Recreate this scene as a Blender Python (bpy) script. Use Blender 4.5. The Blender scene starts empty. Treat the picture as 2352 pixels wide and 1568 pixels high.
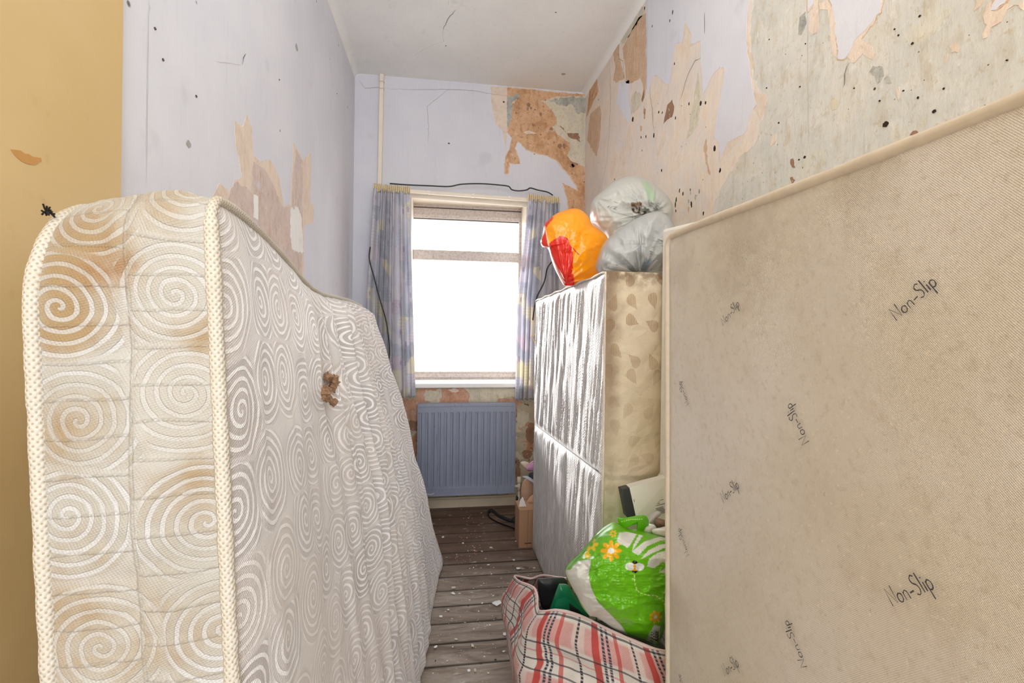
import bpy, math, random
import numpy as np
from mathutils import Vector, geometry
random.seed(7); rng = np.random.RandomState(7)
S = bpy.context.scene; C = S.collection

# ---------------------------------------------------------------- camera, world, sun, exposure
CAMZ = 1.185; FPX = 1107.0; YAW = math.radians(8.3); ROLL = 0.0125; H0 = 752.0
cam_d = bpy.data.cameras.new('camera'); cam = bpy.data.objects.new('camera', cam_d); C.objects.link(cam)
cam_d.sensor_width = 36.0; cam_d.lens = FPX / 2352 * 36.0; cam_d.clip_start = 0.02
cam.location = (0, 0, CAMZ)
_sh = (784 - H0) / 2352.0                       # lens shift that keeps the verticals upright
cam_d.shift_x = math.sin(ROLL) * -_sh; cam_d.shift_y = -_sh * math.cos(ROLL)
from mathutils import Matrix
_R = Matrix.Rotation(-YAW, 4, 'Z') @ Matrix.Rotation(math.pi / 2, 4, 'X') @ Matrix.Rotation(ROLL, 4, 'Z')
cam.matrix_world = Matrix.Translation((0, 0, CAMZ)) @ _R
S.camera = cam
W = bpy.data.worlds.new('daylight'); S.world = W; W.use_nodes = True
_bg = W.node_tree.nodes['Background']; _bg.inputs[0].default_value = (0.97, 0.983, 1.0, 1); _bg.inputs[1].default_value = 3.5
def lamp(name, typ, loc, rot, energy, color=(1, 1, 1), **kw):
    d = bpy.data.lights.new(name, typ); d.energy = energy; d.color = color
    for k, v in kw.items(): setattr(d, k, v)
    o = bpy.data.objects.new(name, d); C.objects.link(o); o.location = loc; o.rotation_euler = rot; return o
_sd = Vector((.45, -1.4, -.33))
sun = lamp('sun', 'SUN', (0, 6, 4), (0, 0, 0), 7.5, (1, .97, .92), angle=math.radians(7)); sun.rotation_euler = _sd.to_track_quat('-Z', 'Y').to_euler()
lamp('fill_behind_camera', 'AREA', (.2, -1.15, 2.2), (math.radians(72), 0, 0), 3, (1, .99, .97), shape='RECTANGLE', size=1.4, size_y=1.)  # added soft fill behind the camera, not a lamp of the place
lamp('fill_overhead', 'POINT', (.25, 1.0, 2.4), (0, 0, 0), 7, (1, .985, .96), shadow_soft_size=.22)  # unseen fill above the frame, added to brighten walls and ceiling evenly
S.view_settings.view_transform = 'Standard'; S.view_settings.look = 'None'
S.view_settings.gamma = 1; S.view_settings.use_curve_mapping = False; S.view_settings.exposure = 0.38
S.cycles.use_denoising = True; S.cycles.max_bounces = 10; S.cycles.diffuse_bounces = 6; S.cycles.sample_clamp_indirect = 8

# ---------------------------------------------------------------- measuring: pixel of the photo -> point of the room
XL, XR, YB, ZC = -.57, .957, 3.2, CAMZ + 1.615
def ray(px, py):
    a = px - 1176.; b = 784. - py; c, s = math.cos(ROLL), math.sin(ROLL)
    a2 = a * c - b * s; b2 = a * s + b * c - (784 - H0)
    cy, sy = math.cos(YAW), math.sin(YAW); x = a2 / FPX
    return np.array([x * cy + sy, -x * sy + cy, b2 / FPX])
def onY(px, py, Y): r = ray(px, py) * 1.0; r = r * (Y / r[1]); return np.array([r[0], r[1], r[2] + CAMZ])
def onX(px, py, X): r = ray(px, py); r = r * (X / r[0]); return np.array([r[0], r[1], r[2] + CAMZ])
def onZ(px, py, Z): r = ray(px, py); r = r * ((Z - CAMZ) / r[2]); return np.array([r[0], r[1], r[2] + CAMZ])
def crop(pts, k, ox, oy): return [(ox + x / k, oy + y / k) for x, y in pts]

# ---------------------------------------------------------------- numpy value noise
def _h(i, j, k):
    n = (i.astype(np.int64) * 374761393 + j.astype(np.int64) * 668265263 + k * 1274126177) & 0x7fffffff
    n = ((n ^ (n >> 13)) * 1274126177) & 0x7fffffff
    return ((n ^ (n >> 16)) & 0xffff) / 65535.0 * 2 - 1
def noise2(x, y, seed=0):
    x = np.asarray(x, float); y = np.asarray(y, float); i = np.floor(x); j = np.floor(y)
    u = x - i; v = y - j; u = u * u * (3 - 2 * u); v = v * v * (3 - 2 * v)
    return (_h(i, j, seed) * (1 - u) + _h(i + 1, j, seed) * u) * (1 - v) + (_h(i, j + 1, seed) * (1 - u) + _h(i + 1, j + 1, seed) * u) * v
def fbm(x, y, o=4, seed=0):
    r = 0; a = 1; 
    for q in range(o): r = r + a * noise2(np.asarray(x) * 2 ** q, np.asarray(y) * 2 ** q, seed + q * 17); a *= .5
    return r
def ridge(x, y, o=3, seed=0):
    r = 0; a = 1
    for q in range(o): r = r + a * (1 - 2 * np.abs(noise2(np.asarray(x) * 2 ** q, np.asarray(y) * 2 ** q, seed + q * 31))); a *= .5
    return r
def sstep(a, b, x): t = np.clip((np.asarray(x, float) - a) / (b - a), 0, 1); return t * t * (3 - 2 * t)
def inside(poly, X, Y):
    r = np.zeros(np.shape(X), bool); n = len(poly)
    for i in range(n):
        x1, y1 = poly[i]; x2, y2 = poly[i - 1]
        if y1 == y2: continue
        r ^= ((y1 > Y) != (y2 > Y)) & (X < (x2 - x1) * (Y - y1) / (y2 - y1) + x1)
    return r

# ---------------------------------------------------------------- object helpers
def tag(o, label=None, cat=None, group=None, kind=None):
    if label: o['label'] = label
    if cat: o['category'] = cat
    if group: o['group'] = group
    if kind: o['kind'] = kind
    return o
WL = {}
def thing(name, loc, label, cat, group=None):
    o = bpy.data.objects.new(name, None); C.objects.link(o); o.location = loc; o.empty_display_size = .05
    WL[o] = np.array(loc, float); return tag(o, label, cat, group)
def obj(name, V, F, m, parent=None, uv=None, smooth=True, mi=None, col=None, label=None, origin=None):
    V = np.asarray(V, float).reshape(-1, 3)
    o0 = WL[parent] if parent is not None else (np.array(origin, float) if origin is not None else np.zeros(3))
    if parent is not None and origin is not None: o0 = np.array(origin, float)
    me = bpy.data.meshes.new(name); me.from_pydata((V - o0).tolist(), [], [list(map(int, f)) for f in F]); me.update()
    for x in (m if isinstance(m, (list, tuple)) else [m]): me.materials.append(x)
    if mi is not None: me.polygons.foreach_set('material_index', np.asarray(mi, np.int32))
    if smooth is True: me.polygons.foreach_set('use_smooth', [True] * len(me.polygons))
    li = np.zeros(len(me.loops), np.int32); me.loops.foreach_get('vertex_index', li)
    if uv is not None:
        l = me.uv_layers.new(name='UVMap'); l.data.foreach_set('uv', np.asarray(uv, np.float32)[li].ravel())
    if col is not None:
        a = me.color_attributes.new('Col', 'FLOAT_COLOR', 'POINT'); a.data.foreach_set('color', np.asarray(col, np.float32).ravel())
    o = bpy.data.objects.new(name, me); C.objects.link(o)
    if parent is not None: o.parent = parent; o.location = o0 - WL[parent]
    else: o.location = o0
    WL[o] = o0
    if label: o['label'] = label
    return o
class MB:
    def __init__(s): s.V = []; s.F = []; s.M = []
    def add(s, V, F, m=0):
        b = len(s.V); s.V += [tuple(map(float, v)) for v in V]; s.F += [tuple(b + i for i in f) for f in F]; s.M += [m] * len(F); return s
    def box(s, a, b, m=0):
        x0, y0, z0 = a; x1, y1, z1 = b
        return s.add([(x0,y0,z0),(x1,y0,z0),(x1,y1,z0),(x0,y1,z0),(x0,y0,z1),(x1,y0,z1),(x1,y1,z1),(x0,y1,z1)],
                     [(0,3,2,1),(4,5,6,7),(0,1,5,4),(1,2,6,5),(2,3,7,6),(3,0,4,7)], m)
    def hexa(s, P, m=0):
        return s.add(P, [(0,3,2,1),(4,5,6,7),(0,1,5,4),(1,2,6,5),(2,3,7,6),(3,0,4,7)], m)
    def tube(s, P, r, n=8, closed=False, m=0):
        V, F = tube(P, r, n, closed); return s.add(V, F, m)
    def build(s, name, m, parent=None, smooth=False, bevel=0, **k):
        o = obj(name, s.V, s.F, m, parent, smooth=smooth, mi=s.M, **k)
        if bevel:
            b = o.modifiers.new('bevel', 'BEVEL'); b.width = bevel; b.segments = 2; b.limit_method = 'ANGLE'
        return o
def tube(P, r, n=8, closed=False):
    P = np.asarray(P, float); N = len(P)
    T = np.roll(P, -1, 0) - np.roll(P, 1, 0) if closed else np.gradient(P, axis=0)
    T /= np.linalg.norm(T, axis=1)[:, None] + 1e-12
    r = np.broadcast_to(r, (N,)); V = []; up = np.array([0, 0, 1.]) if abs(T[0][2]) < .9 else np.array([1., 0, 0])
    for i in range(N):
        a = np.cross(T[i], up); a /= np.linalg.norm(a) + 1e-12; b = np.cross(a, T[i]); up = b
        for q in range(n):
            w = 2 * math.pi * q / n; V.append(P[i] + r[i] * (math.cos(w) * a + math.sin(w) * b))
    F = []
    for i in range(N if closed else N - 1):
        j = (i + 1) % N
        for q in range(n): F.append((i * n + q, i * n + (q + 1) % n, j * n + (q + 1) % n, j * n + q))
    if not closed: F.append(tuple(range(n - 1, -1, -1))); F.append(tuple((N - 1) * n + q for q in range(n)))
    return V, F
def gridF(nu, nv, cu=False, cv=False, off=0):
    F = []
    for i in range(nu if cu else nu - 1):
        for j in range(nv if cv else nv - 1):
            a, b = (i + 1) % nu, (j + 1) % nv
            F.append((off + i * nv + j, off + a * nv + j, off + a * nv + b, off + i * nv + b))
    return F
def smoothpath(P, n=12):
    P = [np.asarray(p, float) for p in P]; Q = [P[0] * 2 - P[1]] + P + [P[-1] * 2 - P[-2]]; out = []
    for i in range(1, len(Q) - 2):
        for k in range(n):
            t = k / n; a, b, c, d = Q[i - 1:i + 3]
            out.append(.5 * (2 * b + (c - a) * t + (2 * a - 5 * b + 4 * c - d) * t * t + (3 * b - a - 3 * c + d) * t ** 3))
    out.append(P[-1]); return np.array(out)

# ---------------------------------------------------------------- material graph helper
def lin(r, g, b): return tuple(((c / 255) / 12.92 if c / 255 <= .04045 else ((c / 255 + .055) / 1.055) ** 2.4) for c in (r, g, b)) + (1.0,)
class G:
    def __init__(s, name, rough=.8, spec=.3):
        s.m = bpy.data.materials.new(name); s.m.use_nodes = True; s.t = s.m.node_tree; s.t.nodes.clear()
        s.out = s.t.nodes.new('ShaderNodeOutputMaterial'); s.p = s.t.nodes.new('ShaderNodeBsdfPrincipled')
        s.t.links.new(s.p.outputs[0], s.out.inputs[0]); s.set('Roughness', rough); s.set('Specular IOR Level', spec)
    def put(s, sock, v):
        if hasattr(v, 'is_output'): s.t.links.new(v, sock)
        elif v is not None:
            if isinstance(v, (int, float)) and hasattr(sock.default_value, '__len__'): v = (v,) * len(sock.default_value)
            if isinstance(v, tuple) and hasattr(sock.default_value, '__len__'): v = v[:len(sock.default_value)] if len(v) >= len(sock.default_value) else v + (1.,)
            sock.default_value = v
    def set(s, k, v): s.put(s.p.inputs[k], v); return s
    def node(s, typ, **k):
        n = s.t.nodes.new(typ)
        for a, b in k.items(): setattr(n, a, b)
        return n
    def tc(s, w='Object'): return s.node('ShaderNodeTexCoord').outputs[w]
    def uv(s): return s.tc('UV')
    def attr(s, a='Col'): n = s.node('ShaderNodeAttribute', attribute_name=a); return n.outputs['Color']
    def map(s, v, sc=(1, 1, 1), loc=(0, 0, 0), rot=(0, 0, 0)):
        n = s.node('ShaderNodeMapping'); s.put(n.inputs[0], v); n.inputs[1].default_value = loc; n.inputs[2].default_value = rot; n.inputs[3].default_value = sc; return n.outputs[0]
    def noise(s, v, sc=5, det=4, ro=.55, dist=0, col=False):
        n = s.node('ShaderNodeTexNoise'); s.put(n.inputs['Vector'], v); n.inputs['Scale'].default_value = sc
        n.inputs['Detail'].default_value = det; n.inputs['Roughness'].default_value = ro; n.inputs['Distortion'].default_value = dist
        return n.outputs[1 if col else 0]
    def vor(s, v, sc=5, rnd=1, feat='F1', dist='EUCLIDEAN', dims='3D'):
        n = s.node('ShaderNodeTexVoronoi', feature=feat, voronoi_dimensions=dims)
        if feat != 'DISTANCE_TO_EDGE': n.distance = dist
        s.put(n.inputs['Vector'], v); n.inputs['Scale'].default_value = sc; n.inputs['Randomness'].default_value = rnd; return n.outputs
    def m2(s, op, a, b=None, c=None, clamp=False):
        n = s.node('ShaderNodeMath', operation=op, use_clamp=clamp); s.put(n.inputs[0], a)
        if b is not None: s.put(n.inputs[1], b)
        if c is not None: s.put(n.inputs[2], c)
        return n.outputs[0]
    def vm(s, op, a, b=None, sc=None):
        n = s.node('ShaderNodeVectorMath', operation=op); s.put(n.inputs[0], a)
        if b is not None: s.put(n.inputs[1], b)
        if sc is not None: s.put(n.inputs['Scale'], sc)
        return n.outputs['Value' if op in ('LENGTH', 'DOT_PRODUCT', 'DISTANCE') else 0]
    def sep(s, v): n = s.node('ShaderNodeSeparateXYZ'); s.put(n.inputs[0], v); return n.outputs
    def comb(s, x, y, z=0.): n = s.node('ShaderNodeCombineXYZ'); s.put(n.inputs[0], x); s.put(n.inputs[1], y); s.put(n.inputs[2], z); return n.outputs[0]
    def ss(s, x, a, b, lo=0., hi=1.):
        n = s.node('ShaderNodeMapRange', interpolation_type='SMOOTHSTEP'); s.put(n.inputs[0], x)
        n.inputs[1].default_value = a; n.inputs[2].default_value = b; n.inputs[3].default_value = lo; n.inputs[4].default_value = hi; return n.outputs[0]
    def mix(s, f, a, b, mode='MIX'):
        n = s.node('ShaderNodeMix', data_type='RGBA', blend_type=mode); s.put(n.inputs[0], f); s.put(n.inputs[6], a); s.put(n.inputs[7], b); return n.outputs[2]
    def ramp(s, f, stops, interp='LINEAR'):
        n = s.node('ShaderNodeValToRGB'); n.color_ramp.interpolation = interp; e = n.color_ramp.elements
        while len(e) < len(stops): e.new(.5)
        for q, (p, c) in zip(e, stops): q.position = p; q.color = c
        s.put(n.inputs[0], f); return n.outputs[0]
    def bump(s, h, dist=.001, st=1., nrm=None):
        n = s.node('ShaderNodeBump'); s.put(n.inputs['Height'], h); n.inputs['Distance'].default_value = dist; n.inputs['Strength'].default_value = st
        if nrm is not None: s.put(n.inputs['Normal'], nrm)
        s.set('Normal', n.outputs[0]); return n.outputs[0]
    def color(s, c): return s.set('Base Color', c)
    def translucent(s, c, f):
        t = s.node('ShaderNodeBsdfTranslucent'); s.put(t.inputs[0], c); x = s.node('ShaderNodeMixShader'); x.inputs[0].default_value = f
        s.t.links.new(s.p.outputs[0], x.inputs[1]); s.t.links.new(t.outputs[0], x.inputs[2]); s.t.links.new(x.outputs[0], s.out.inputs[0]); return s
def plain(name, c, rough=.6, spec=.3, n=.08, sc=30, **k):
    g = G(name, rough, spec); f = g.noise(g.tc(), sc, 4)
    g.color(g.mix(f, tuple(x * (1 - n) for x in c[:3]) + (1,), tuple(min(1, x * (1 + n)) for x in c[:3]) + (1,)))
    for a, b in k.items(): g.set(a.replace('_', ' '), b)
    return g.m

# ---------------------------------------------------------------- wall and floor materials
def speckle(g, v, base, sc, thr, c, rnd=1):       # small pits and fly spots
    o = g.vor(v, sc, rnd); d = g.m2('ADD', o['Distance'], g.m2('MULTIPLY', g.sep(o['Color'])[0], .5))
    return g.mix(g.ss(d, thr, thr + .04, 1, 0), base, c)
def wallpaper(name, c1, c2, stain=.0):
    g = G(name, .75, .25); v = g.tc(); n = g.noise(v, 2.2, 6, .6); n2 = g.noise(g.map(v, (30, 30, 3)), 1.5, 5, .6)
    col = g.mix(g.ss(n, .35, .7), c1, c2); col = g.mix(g.m2('MULTIPLY', g.ss(n2, .55, .75), .18), col, lin(180, 178, 182))
    col = g.mix(g.m2('MULTIPLY', g.ss(g.noise(v, 5.5, 3), .62, .75), .25), col, lin(176, 176, 184))
    col = speckle(g, v, col, 9, .035, lin(110, 105, 105)); g.color(col)
    g.bump(g.m2('ADD', g.noise(v, 160, 3), g.m2('MULTIPLY', g.noise(v, 12, 3), 1.5)), .0012, .6); return g.m
M = {}
M['lilac'] = wallpaper('lilac_wallpaper', lin(211, 212, 222), lin(219, 220, 228))
M['ceiling'] = wallpaper('ceiling_paint', lin(232, 232, 230), lin(238, 238, 236))
def plaster(name, cols, sc=3.5, sp=16, pits=.05):
    g = G(name, .9, .15); v = g.tc(); n = g.noise(v, sc, 8, .62, .4)
    col = g.ramp(n, [(.3, cols[0]), (.45, cols[1]), (.56, cols[2]), (.7, cols[3])])
    n3 = g.noise(g.map(v, (1, 1, .35)), 22, 6, .65); col = g.mix(g.ss(n3, .5, .72, 0, .6), col, cols[4]); col = g.mix(g.ss(g.noise(g.map(v, (1, 1, .5)), 9, 7, .7), .5, .7, 0, .5), col, g.mix(.5, cols[2], cols[0]))
    col = g.mix(g.ss(g.noise(v, 48, 7, .75), .52, .66, 0, .6), col, cols[4]); col = g.mix(g.ss(g.noise(v, 28, 6, .7), .58, .66, 0, .35), col, lin(232, 230, 226)); col = speckle(g, v, col, sp, pits, lin(70, 58, 48)); col = speckle(g, v, col, sp * 2.7, pits * 1.2, lin(110, 92, 76))
    g.color(col); g.bump(g.m2('ADD', n3, g.m2('MULTIPLY', n, 2)), .006, .7); return g.m
M['plaster'] = plaster('bare_plaster', [lin(206, 200, 182), lin(212, 209, 202), lin(202, 202, 197), lin(219, 212, 194), lin(184, 170, 146)])
M['old_paper'] = plaster('stained_lining_paper', [lin(224, 204, 184), lin(228, 216, 202), lin(222, 212, 204), lin(214, 210, 206), lin(226, 200, 174)], 5, 11, .05)
M['peach'] = plaster('peach_backing_paper', [lin(222, 204, 188), lin(226, 211, 197), lin(218, 202, 187), lin(228, 214, 201), lin(208, 184, 162)], 6, 9, .02)
M['tan'] = plaster('tan_stained_paper_and_edge_shade', [lin(198, 168, 138), lin(210, 184, 158), lin(204, 172, 142), lin(214, 190, 166), lin(182, 144, 108)], 5, 10, .03)
M['rust'] = plaster('rust_brown_damp_plaster', [lin(162, 114, 78), lin(204, 164, 128), lin(214, 176, 142), lin(188, 144, 106), lin(142, 98, 64)], 7, 20, .09)
M['cream'] = plaster('cream_plaster', [lin(196, 190, 170), lin(214, 206, 186), lin(204, 198, 182), lin(190, 190, 184), lin(168, 158, 132)], 6, 14, .04)
M['brown'] = plaster('brown_plaster', [lin(140, 108, 86), lin(160, 126, 104), lin(150, 118, 96), lin(168, 136, 112), lin(120, 92, 72)])
M['pink'] = plaster('pink_grey_plaster', [lin(206, 186, 174), lin(214, 198, 190), lin(204, 188, 182), lin(212, 208, 210), lin(190, 160, 140)], 9, 12, .03)
M['terra'] = plaster('terracotta_plaster', [lin(176, 134, 112), lin(196, 152, 128), lin(206, 166, 142), lin(188, 144, 120), lin(160, 118, 92)], 8, 12, .03)
M['mould'] = plaster('grey_mould', [lin(150, 150, 146), lin(172, 172, 166), lin(186, 184, 174), lin(160, 162, 162), lin(110, 112, 110)], 14, 22, .1)
g = G('patchy_plaster_under_window', .9, .15); v = g.tc(); n = g.noise(v, 5, 9, .66, .5); n2 = g.noise(v, 11, 7, .6)
c = g.ramp(n, [(.36, lin(150, 124, 102)), (.40, lin(178, 166, 144)), (.55, lin(198, 188, 166)), (.575, lin(196, 146, 116)), (.7, lin(176, 120, 92))])
c = g.mix(g.ss(n2, .58, .62), c, lin(212, 200, 178)); c = g.mix(g.ss(g.noise(v, 19, 6), .6, .64), c, lin(120, 104, 88)); g.color(speckle(g, v, c, 20, .06, lin(70, 60, 50)))
g.bump(g.m2('ADD', n, n2), .008, .6); M['under'] = g.m
g = G('yellow_paint', .38, .5); v = g.tc(); n = g.noise(v, 2.5, 5)
c = g.mix(g.ss(n, .3, .7), lin(206, 178, 124), lin(212, 186, 136)); c = g.mix(g.ss(g.noise(v, 30, 4), .62, .8, 0, .4), c, lin(196, 160, 104))
c = speckle(g, v, c, 8, .03, lin(110, 80, 50)); g.color(speckle(g, v, c, 17, .03, lin(240, 232, 214))); g.bump(g.noise(v, 25, 4), .002, .4); M['yellow'] = g.m
M['ochre'] = plain('ochre_scraped_paint', lin(196, 146, 84))
M['line'] = plain('dark_crack', lin(92, 86, 82), .9)
M['softline'] = plain('faint_crack', lin(166, 164, 162), .9)
M['hole'] = plain('dark_hole', lin(52, 40, 34), .95)
g = G('worn_floorboards', .6, .3); v = g.tc(); sx = g.sep(v); bid = g.m2('FLOOR', g.m2('DIVIDE', g.m2('ADD', sx[1], 1.3), .12))
vb = g.comb(sx[0], g.m2('MULTIPLY', sx[1], 5.), g.m2('MULTIPLY', bid, 7.3)); n = g.noise(vb, 3.2, 9, .68, .6); n2 = g.noise(v, 2.6, 6, .6)
c = g.ramp(n, [(.3, lin(84, 72, 64)), (.45, lin(128, 114, 102)), (.55, lin(150, 138, 126)), (.7, lin(172, 164, 156))])
brown_far = g.m2('MULTIPLY', g.ss(sx[1], 2.15, 2.55), g.ss(n2, .3, .55, .55, 1)); c = g.mix(brown_far, c, g.mix(n, lin(58, 44, 36), lin(122, 98, 82)))  # boards turn darker and browner toward the window wall
wp = g.noise(g.comb(g.m2('MULTIPLY', sx[0], 1.), g.m2('MULTIPLY', sx[1], 3.)), 9, 8, .7); c = g.mix(g.ss(wp, .62, .66, 0, .75), c, lin(206, 202, 196))
gp = g.m2('FRACT', g.m2('DIVIDE', g.m2('ADD', sx[1], 1.3), .12)); c = g.mix(g.ss(g.m2('MINIMUM', gp, g.m2('SUBTRACT', .97, gp)), .0, .07, .8, 0), c, lin(56, 48, 42)); c = speckle(g, v, c, 26, .07, lin(222, 218, 212)); c = speckle(g, v, c, 37, .07, lin(40, 34, 30)); c = speckle(g, v, c, 60, .1, lin(210, 206, 200)); g.color(c)
g.bump(g.m2('ADD', n, g.m2('MULTIPLY', g.noise(vb, 30, 4), .3)), .003, .6); M['floor'] = g.m
M['seam'] = plain('board_gap', lin(40, 34, 30), .95)
M['skirt'] = plain('cream_skirting_paint', lin(206, 192, 168), .6, n=.15, sc=14)
g = G('cream_trim_paint', .5, .4); v = g.tc(); g.color(speckle(g, v, g.mix(g.noise(v, 8, 6), lin(226, 214, 196), lin(240, 232, 218)), 40, .06, lin(120, 96, 80))); M['trim'] = g.m
g = G('old_window_paint', .5, .4); v = g.tc(); n = g.noise(v, 70, 8, .75)
c = g.mix(g.ss(n, .45, .65), lin(206, 198, 196), lin(176, 164, 156)); c = g.mix(g.ss(g.noise(v, 120, 5), .64, .72, 0, .7), c, lin(90, 84, 82)); g.color(c); g.bump(n, .003, .6); M['frame'] = g.m
M['white'] = plain('white_gloss_paint', lin(236, 236, 236), .35, .5)

# ---------------------------------------------------------------- layered walls: torn papers are real thin layers on the wall mesh
class Wall:
    """mp(px,py)->2D wall coordinates, up(a,b,off)->world point, off = distance in front of the plaster"""
    def __init__(s, mp, up, clampf): s.mp, s.up, s.cl = mp, up, clampf; s.mb = MB(); s.mats = []
    def mi(s, m):
        if m not in s.mats: s.mats.append(m)
        return s.mats.index(m)
    def quad(s, a0, b0, a1, b1, m, off=0, na=1, nb=1):
        A = np.linspace(a0, a1, na + 1); B = np.linspace(b0, b1, nb + 1)
        s.mb.add([s.up(a, b, off) for a in A for b in B], gridF(na + 1, nb + 1), s.mi(m))
    def poly(s, px, m, off=.001, jit=.004, halo=None, seed=0, flat=None, curl=0):
        P = [np.array(s.mp(*p)) for p in px] if flat is None else [np.array(p, float) for p in px]; n = len(P); Q = []
        for i in range(n):
            a, b = P[i], P[(i + 1) % n]; d = b - a; L = np.linalg.norm(d)
            if L < 1e-6: continue
            k = max(1, int(L / .006)); nr = np.array([-d[1], d[0]]) / L
            amp = min(jit, L * .18)
            for q in range(k):
                t = q / k; p = a + d * t; e = math.sin(math.pi * t) ** .5 if q else 0
                Q.append(p + nr * amp * e * float(fbm(p[0] * 55 + seed, p[1] * 55, 4, seed)))
        if halo:
            A = sum(Q[i][0] * Q[(i + 1) % len(Q)][1] - Q[(i + 1) % len(Q)][0] * Q[i][1] for i in range(len(Q))); sg = 1 if A > 0 else -1
            HQ = []
            for i in range(len(Q)):
                t = Q[(i + 3) % len(Q)] - Q[i - 3]; t /= np.linalg.norm(t) + 1e-9; o = np.array([t[1], -t[0]]) * sg
                w = halo[1] * max(.12, .45 + .8 * float(fbm(Q[i][0] * 22 + 5, Q[i][1] * 22, 3, seed + 9))); HQ.append(Q[i] + o * w)
            if halo[0] == 'peach': s._fill([h + (h - q) / (np.linalg.norm(h - q) + 1e-6) * .0022 for h, q in zip(HQ, Q)], 'tan', off * .3)  # thin shade line round the torn edge, put in as tan colour
            s._fill(HQ, halo[0], off * .5)
        s._fill(Q, m, off)
    def _fill(s, Q, m, off):
        Q = [s.cl(*q) for q in Q]; R = []
        for q in Q:
            if not R or (q[0] - R[-1][0]) ** 2 + (q[1] - R[-1][1]) ** 2 > 1e-7: R.append(q)
        if (R[0][0] - R[-1][0]) ** 2 + (R[0][1] - R[-1][1]) ** 2 < 1e-7: R.pop()
        n = len(R); r = geometry.delaunay_2d_cdt([Vector((float(q[0]), float(q[1]))) for q in R], [], [list(range(n))], 1, 1e-5)
        s.mb.add([s.up(q[0], q[1], off) for q in r[0]], [tuple(t) for t in r[2]], s.mi(m))
        V2 = [s.up(q[0], q[1], off) for q in R] + [s.up(q[0], q[1], 0) for q in R]; s.mb.add(V2, [(i, (i + 1) % n, n + (i + 1) % n, n + i) for i in range(n)], s.mi(m))
    def line(s, px, m, w=.0015, off=.0016, jit=.003):
        P = [np.array(s.mp(*p)) for p in px]; L = []; 
        for i in range(len(P) - 1):
            k = max(2, int(np.linalg.norm(P[i + 1] - P[i]) / .008))
            for q in range(k):
                p = P[i] + (P[i + 1] - P[i]) * q / k; L.append(p + jit * np.array([fbm(p[0] * 40, p[1] * 40, 3, 3), fbm(p[0] * 40, p[1] * 40, 3, 8)]))
        L.append(P[-1]); V = []; n = len(L)
        for i in range(n):
            t = L[min(i + 1, n - 1)] - L[max(i - 1, 0)]; t /= np.linalg.norm(t) + 1e-9; o = np.array([-t[1], t[0]]) * w * .5 * (1 - abs(2 * i / (n - 1) - 1) ** 4 * .8)
            V += [s.up(*s.cl(*(L[i] + o)), off), s.up(*s.cl(*(L[i] - o)), off)]
        s.mb.add(V, [(2 * i, 2 * i + 1, 2 * i + 3, 2 * i + 2) for i in range(n - 1)], s.mi(m))
    def dot(s, px, py, r, m, off=.0018, seed=0, asp=1.):
        c = np.array(s.mp(px, py)); Q = [c + r * np.array([math.cos(t), asp * math.sin(t)]) * (1 + .35 * float(noise2(math.cos(t) * 2 + seed, math.sin(t) * 2 + seed, 4))) for t in np.linspace(0, 6.28, 14)[:-1]]
        s._fill(Q, m, off)
    def build(s, name, origin): return tag(s.mb.build(name, [M[m] for m in s.mats], origin=origin), kind='structure')
clz = lambda z: min(max(z, 0.), ZC)
# right wall
wr = Wall(lambda x, y: onX(x, y, XR)[1:], lambda a, b, o: (XR - o, a, b), lambda a, b: (min(a, YB), clz(b)))
wr.quad(-1.3, 0, YB, ZC, 'plaster')
wr.poly([(1338,1000),(1345,205),(1479,0),(1486,-60),(1730,-60),(1722,150),(1745,205),(1757,235),(1752,275),(1735,330),(1700,360),(1665,420),(1640,470),(1625,560),(1600,1000)], 'old_paper', .0006, .008, seed=3)
k8 = lambda p: crop(p, 3.137, 1100, 0); k2 = lambda p: crop(p, 2.613, 1600, 0)
wr.poly([(1484,-60)] + k8([(1205,0),(1208,600),(1212,700),(1235,620),(1258,545),(1290,547),(1325,580),(1362,610),(1378,600),(1388,520),(1400,400),(1418,312),(1470,300),(1476,230),(1483,165),(1510,200),(1532,240),(1530,290),(1524,325),(1560,310),(1600,290),(1600,400),(1606,520),(1618,680),(1640,640),(1665,580),(1692,530),(1740,480),(1768,488),(1762,600),(1732,760),(1712,860),(1700,990),(1732,1030),(1738,1150)]) + k2([(190,850),(215,842),(270,812),(300,780),(318,700),(362,626),(340,560),(330,500),(320,400),(305,330),(298,250),(305,100),(315,0)]) + [(1722,-60)], 'lilac', .0014, .004, ('peach', .011), seed=5)
wr.poly([(1905,-60)] + k2([(800,0),(820,60),(832,100),(840,250),(850,355),(885,355),(925,310),(945,250),(975,215),(1010,185),(1050,140),(1100,75),(1108,0)]) + [(2026,-60)], 'lilac', .0014, .006, ('peach', .012), seed=6)
wr.poly([(2275,-60)] + k2([(1795,0),(1775,30),(1768,62),(1800,60),(1850,20),(1862,0)]) + [(2318,-60)], 'lilac', .0014, .004, ('tan', .006), seed=7)
wr.poly([(1856,-60)] + k2([(672,0),(671,62),(700,30),(706,0)]) + [(1872,-60)], 'lilac', .0014, .003, ('peach', .004), seed=8)
wr.poly(k2([(705,0),(728,0),(734,170),(722,195),(700,207),(678,190),(672,180),(690,80)]), 'peach', .001, .003, seed=9)
wr.poly(k2([(735,20),(780,0),(812,40),(832,100),(836,240),(848,350),(820,330),(805,180),(790,60),(740,55)]), 'peach', .001, .003, seed=10)
wr.poly(k2([(930,372),(952,375),(1000,320),(1058,356),(1076,322),(1045,275),(1000,250),(978,215),(940,260),(905,340)]), 'peach', .001, .005, seed=11)
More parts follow.
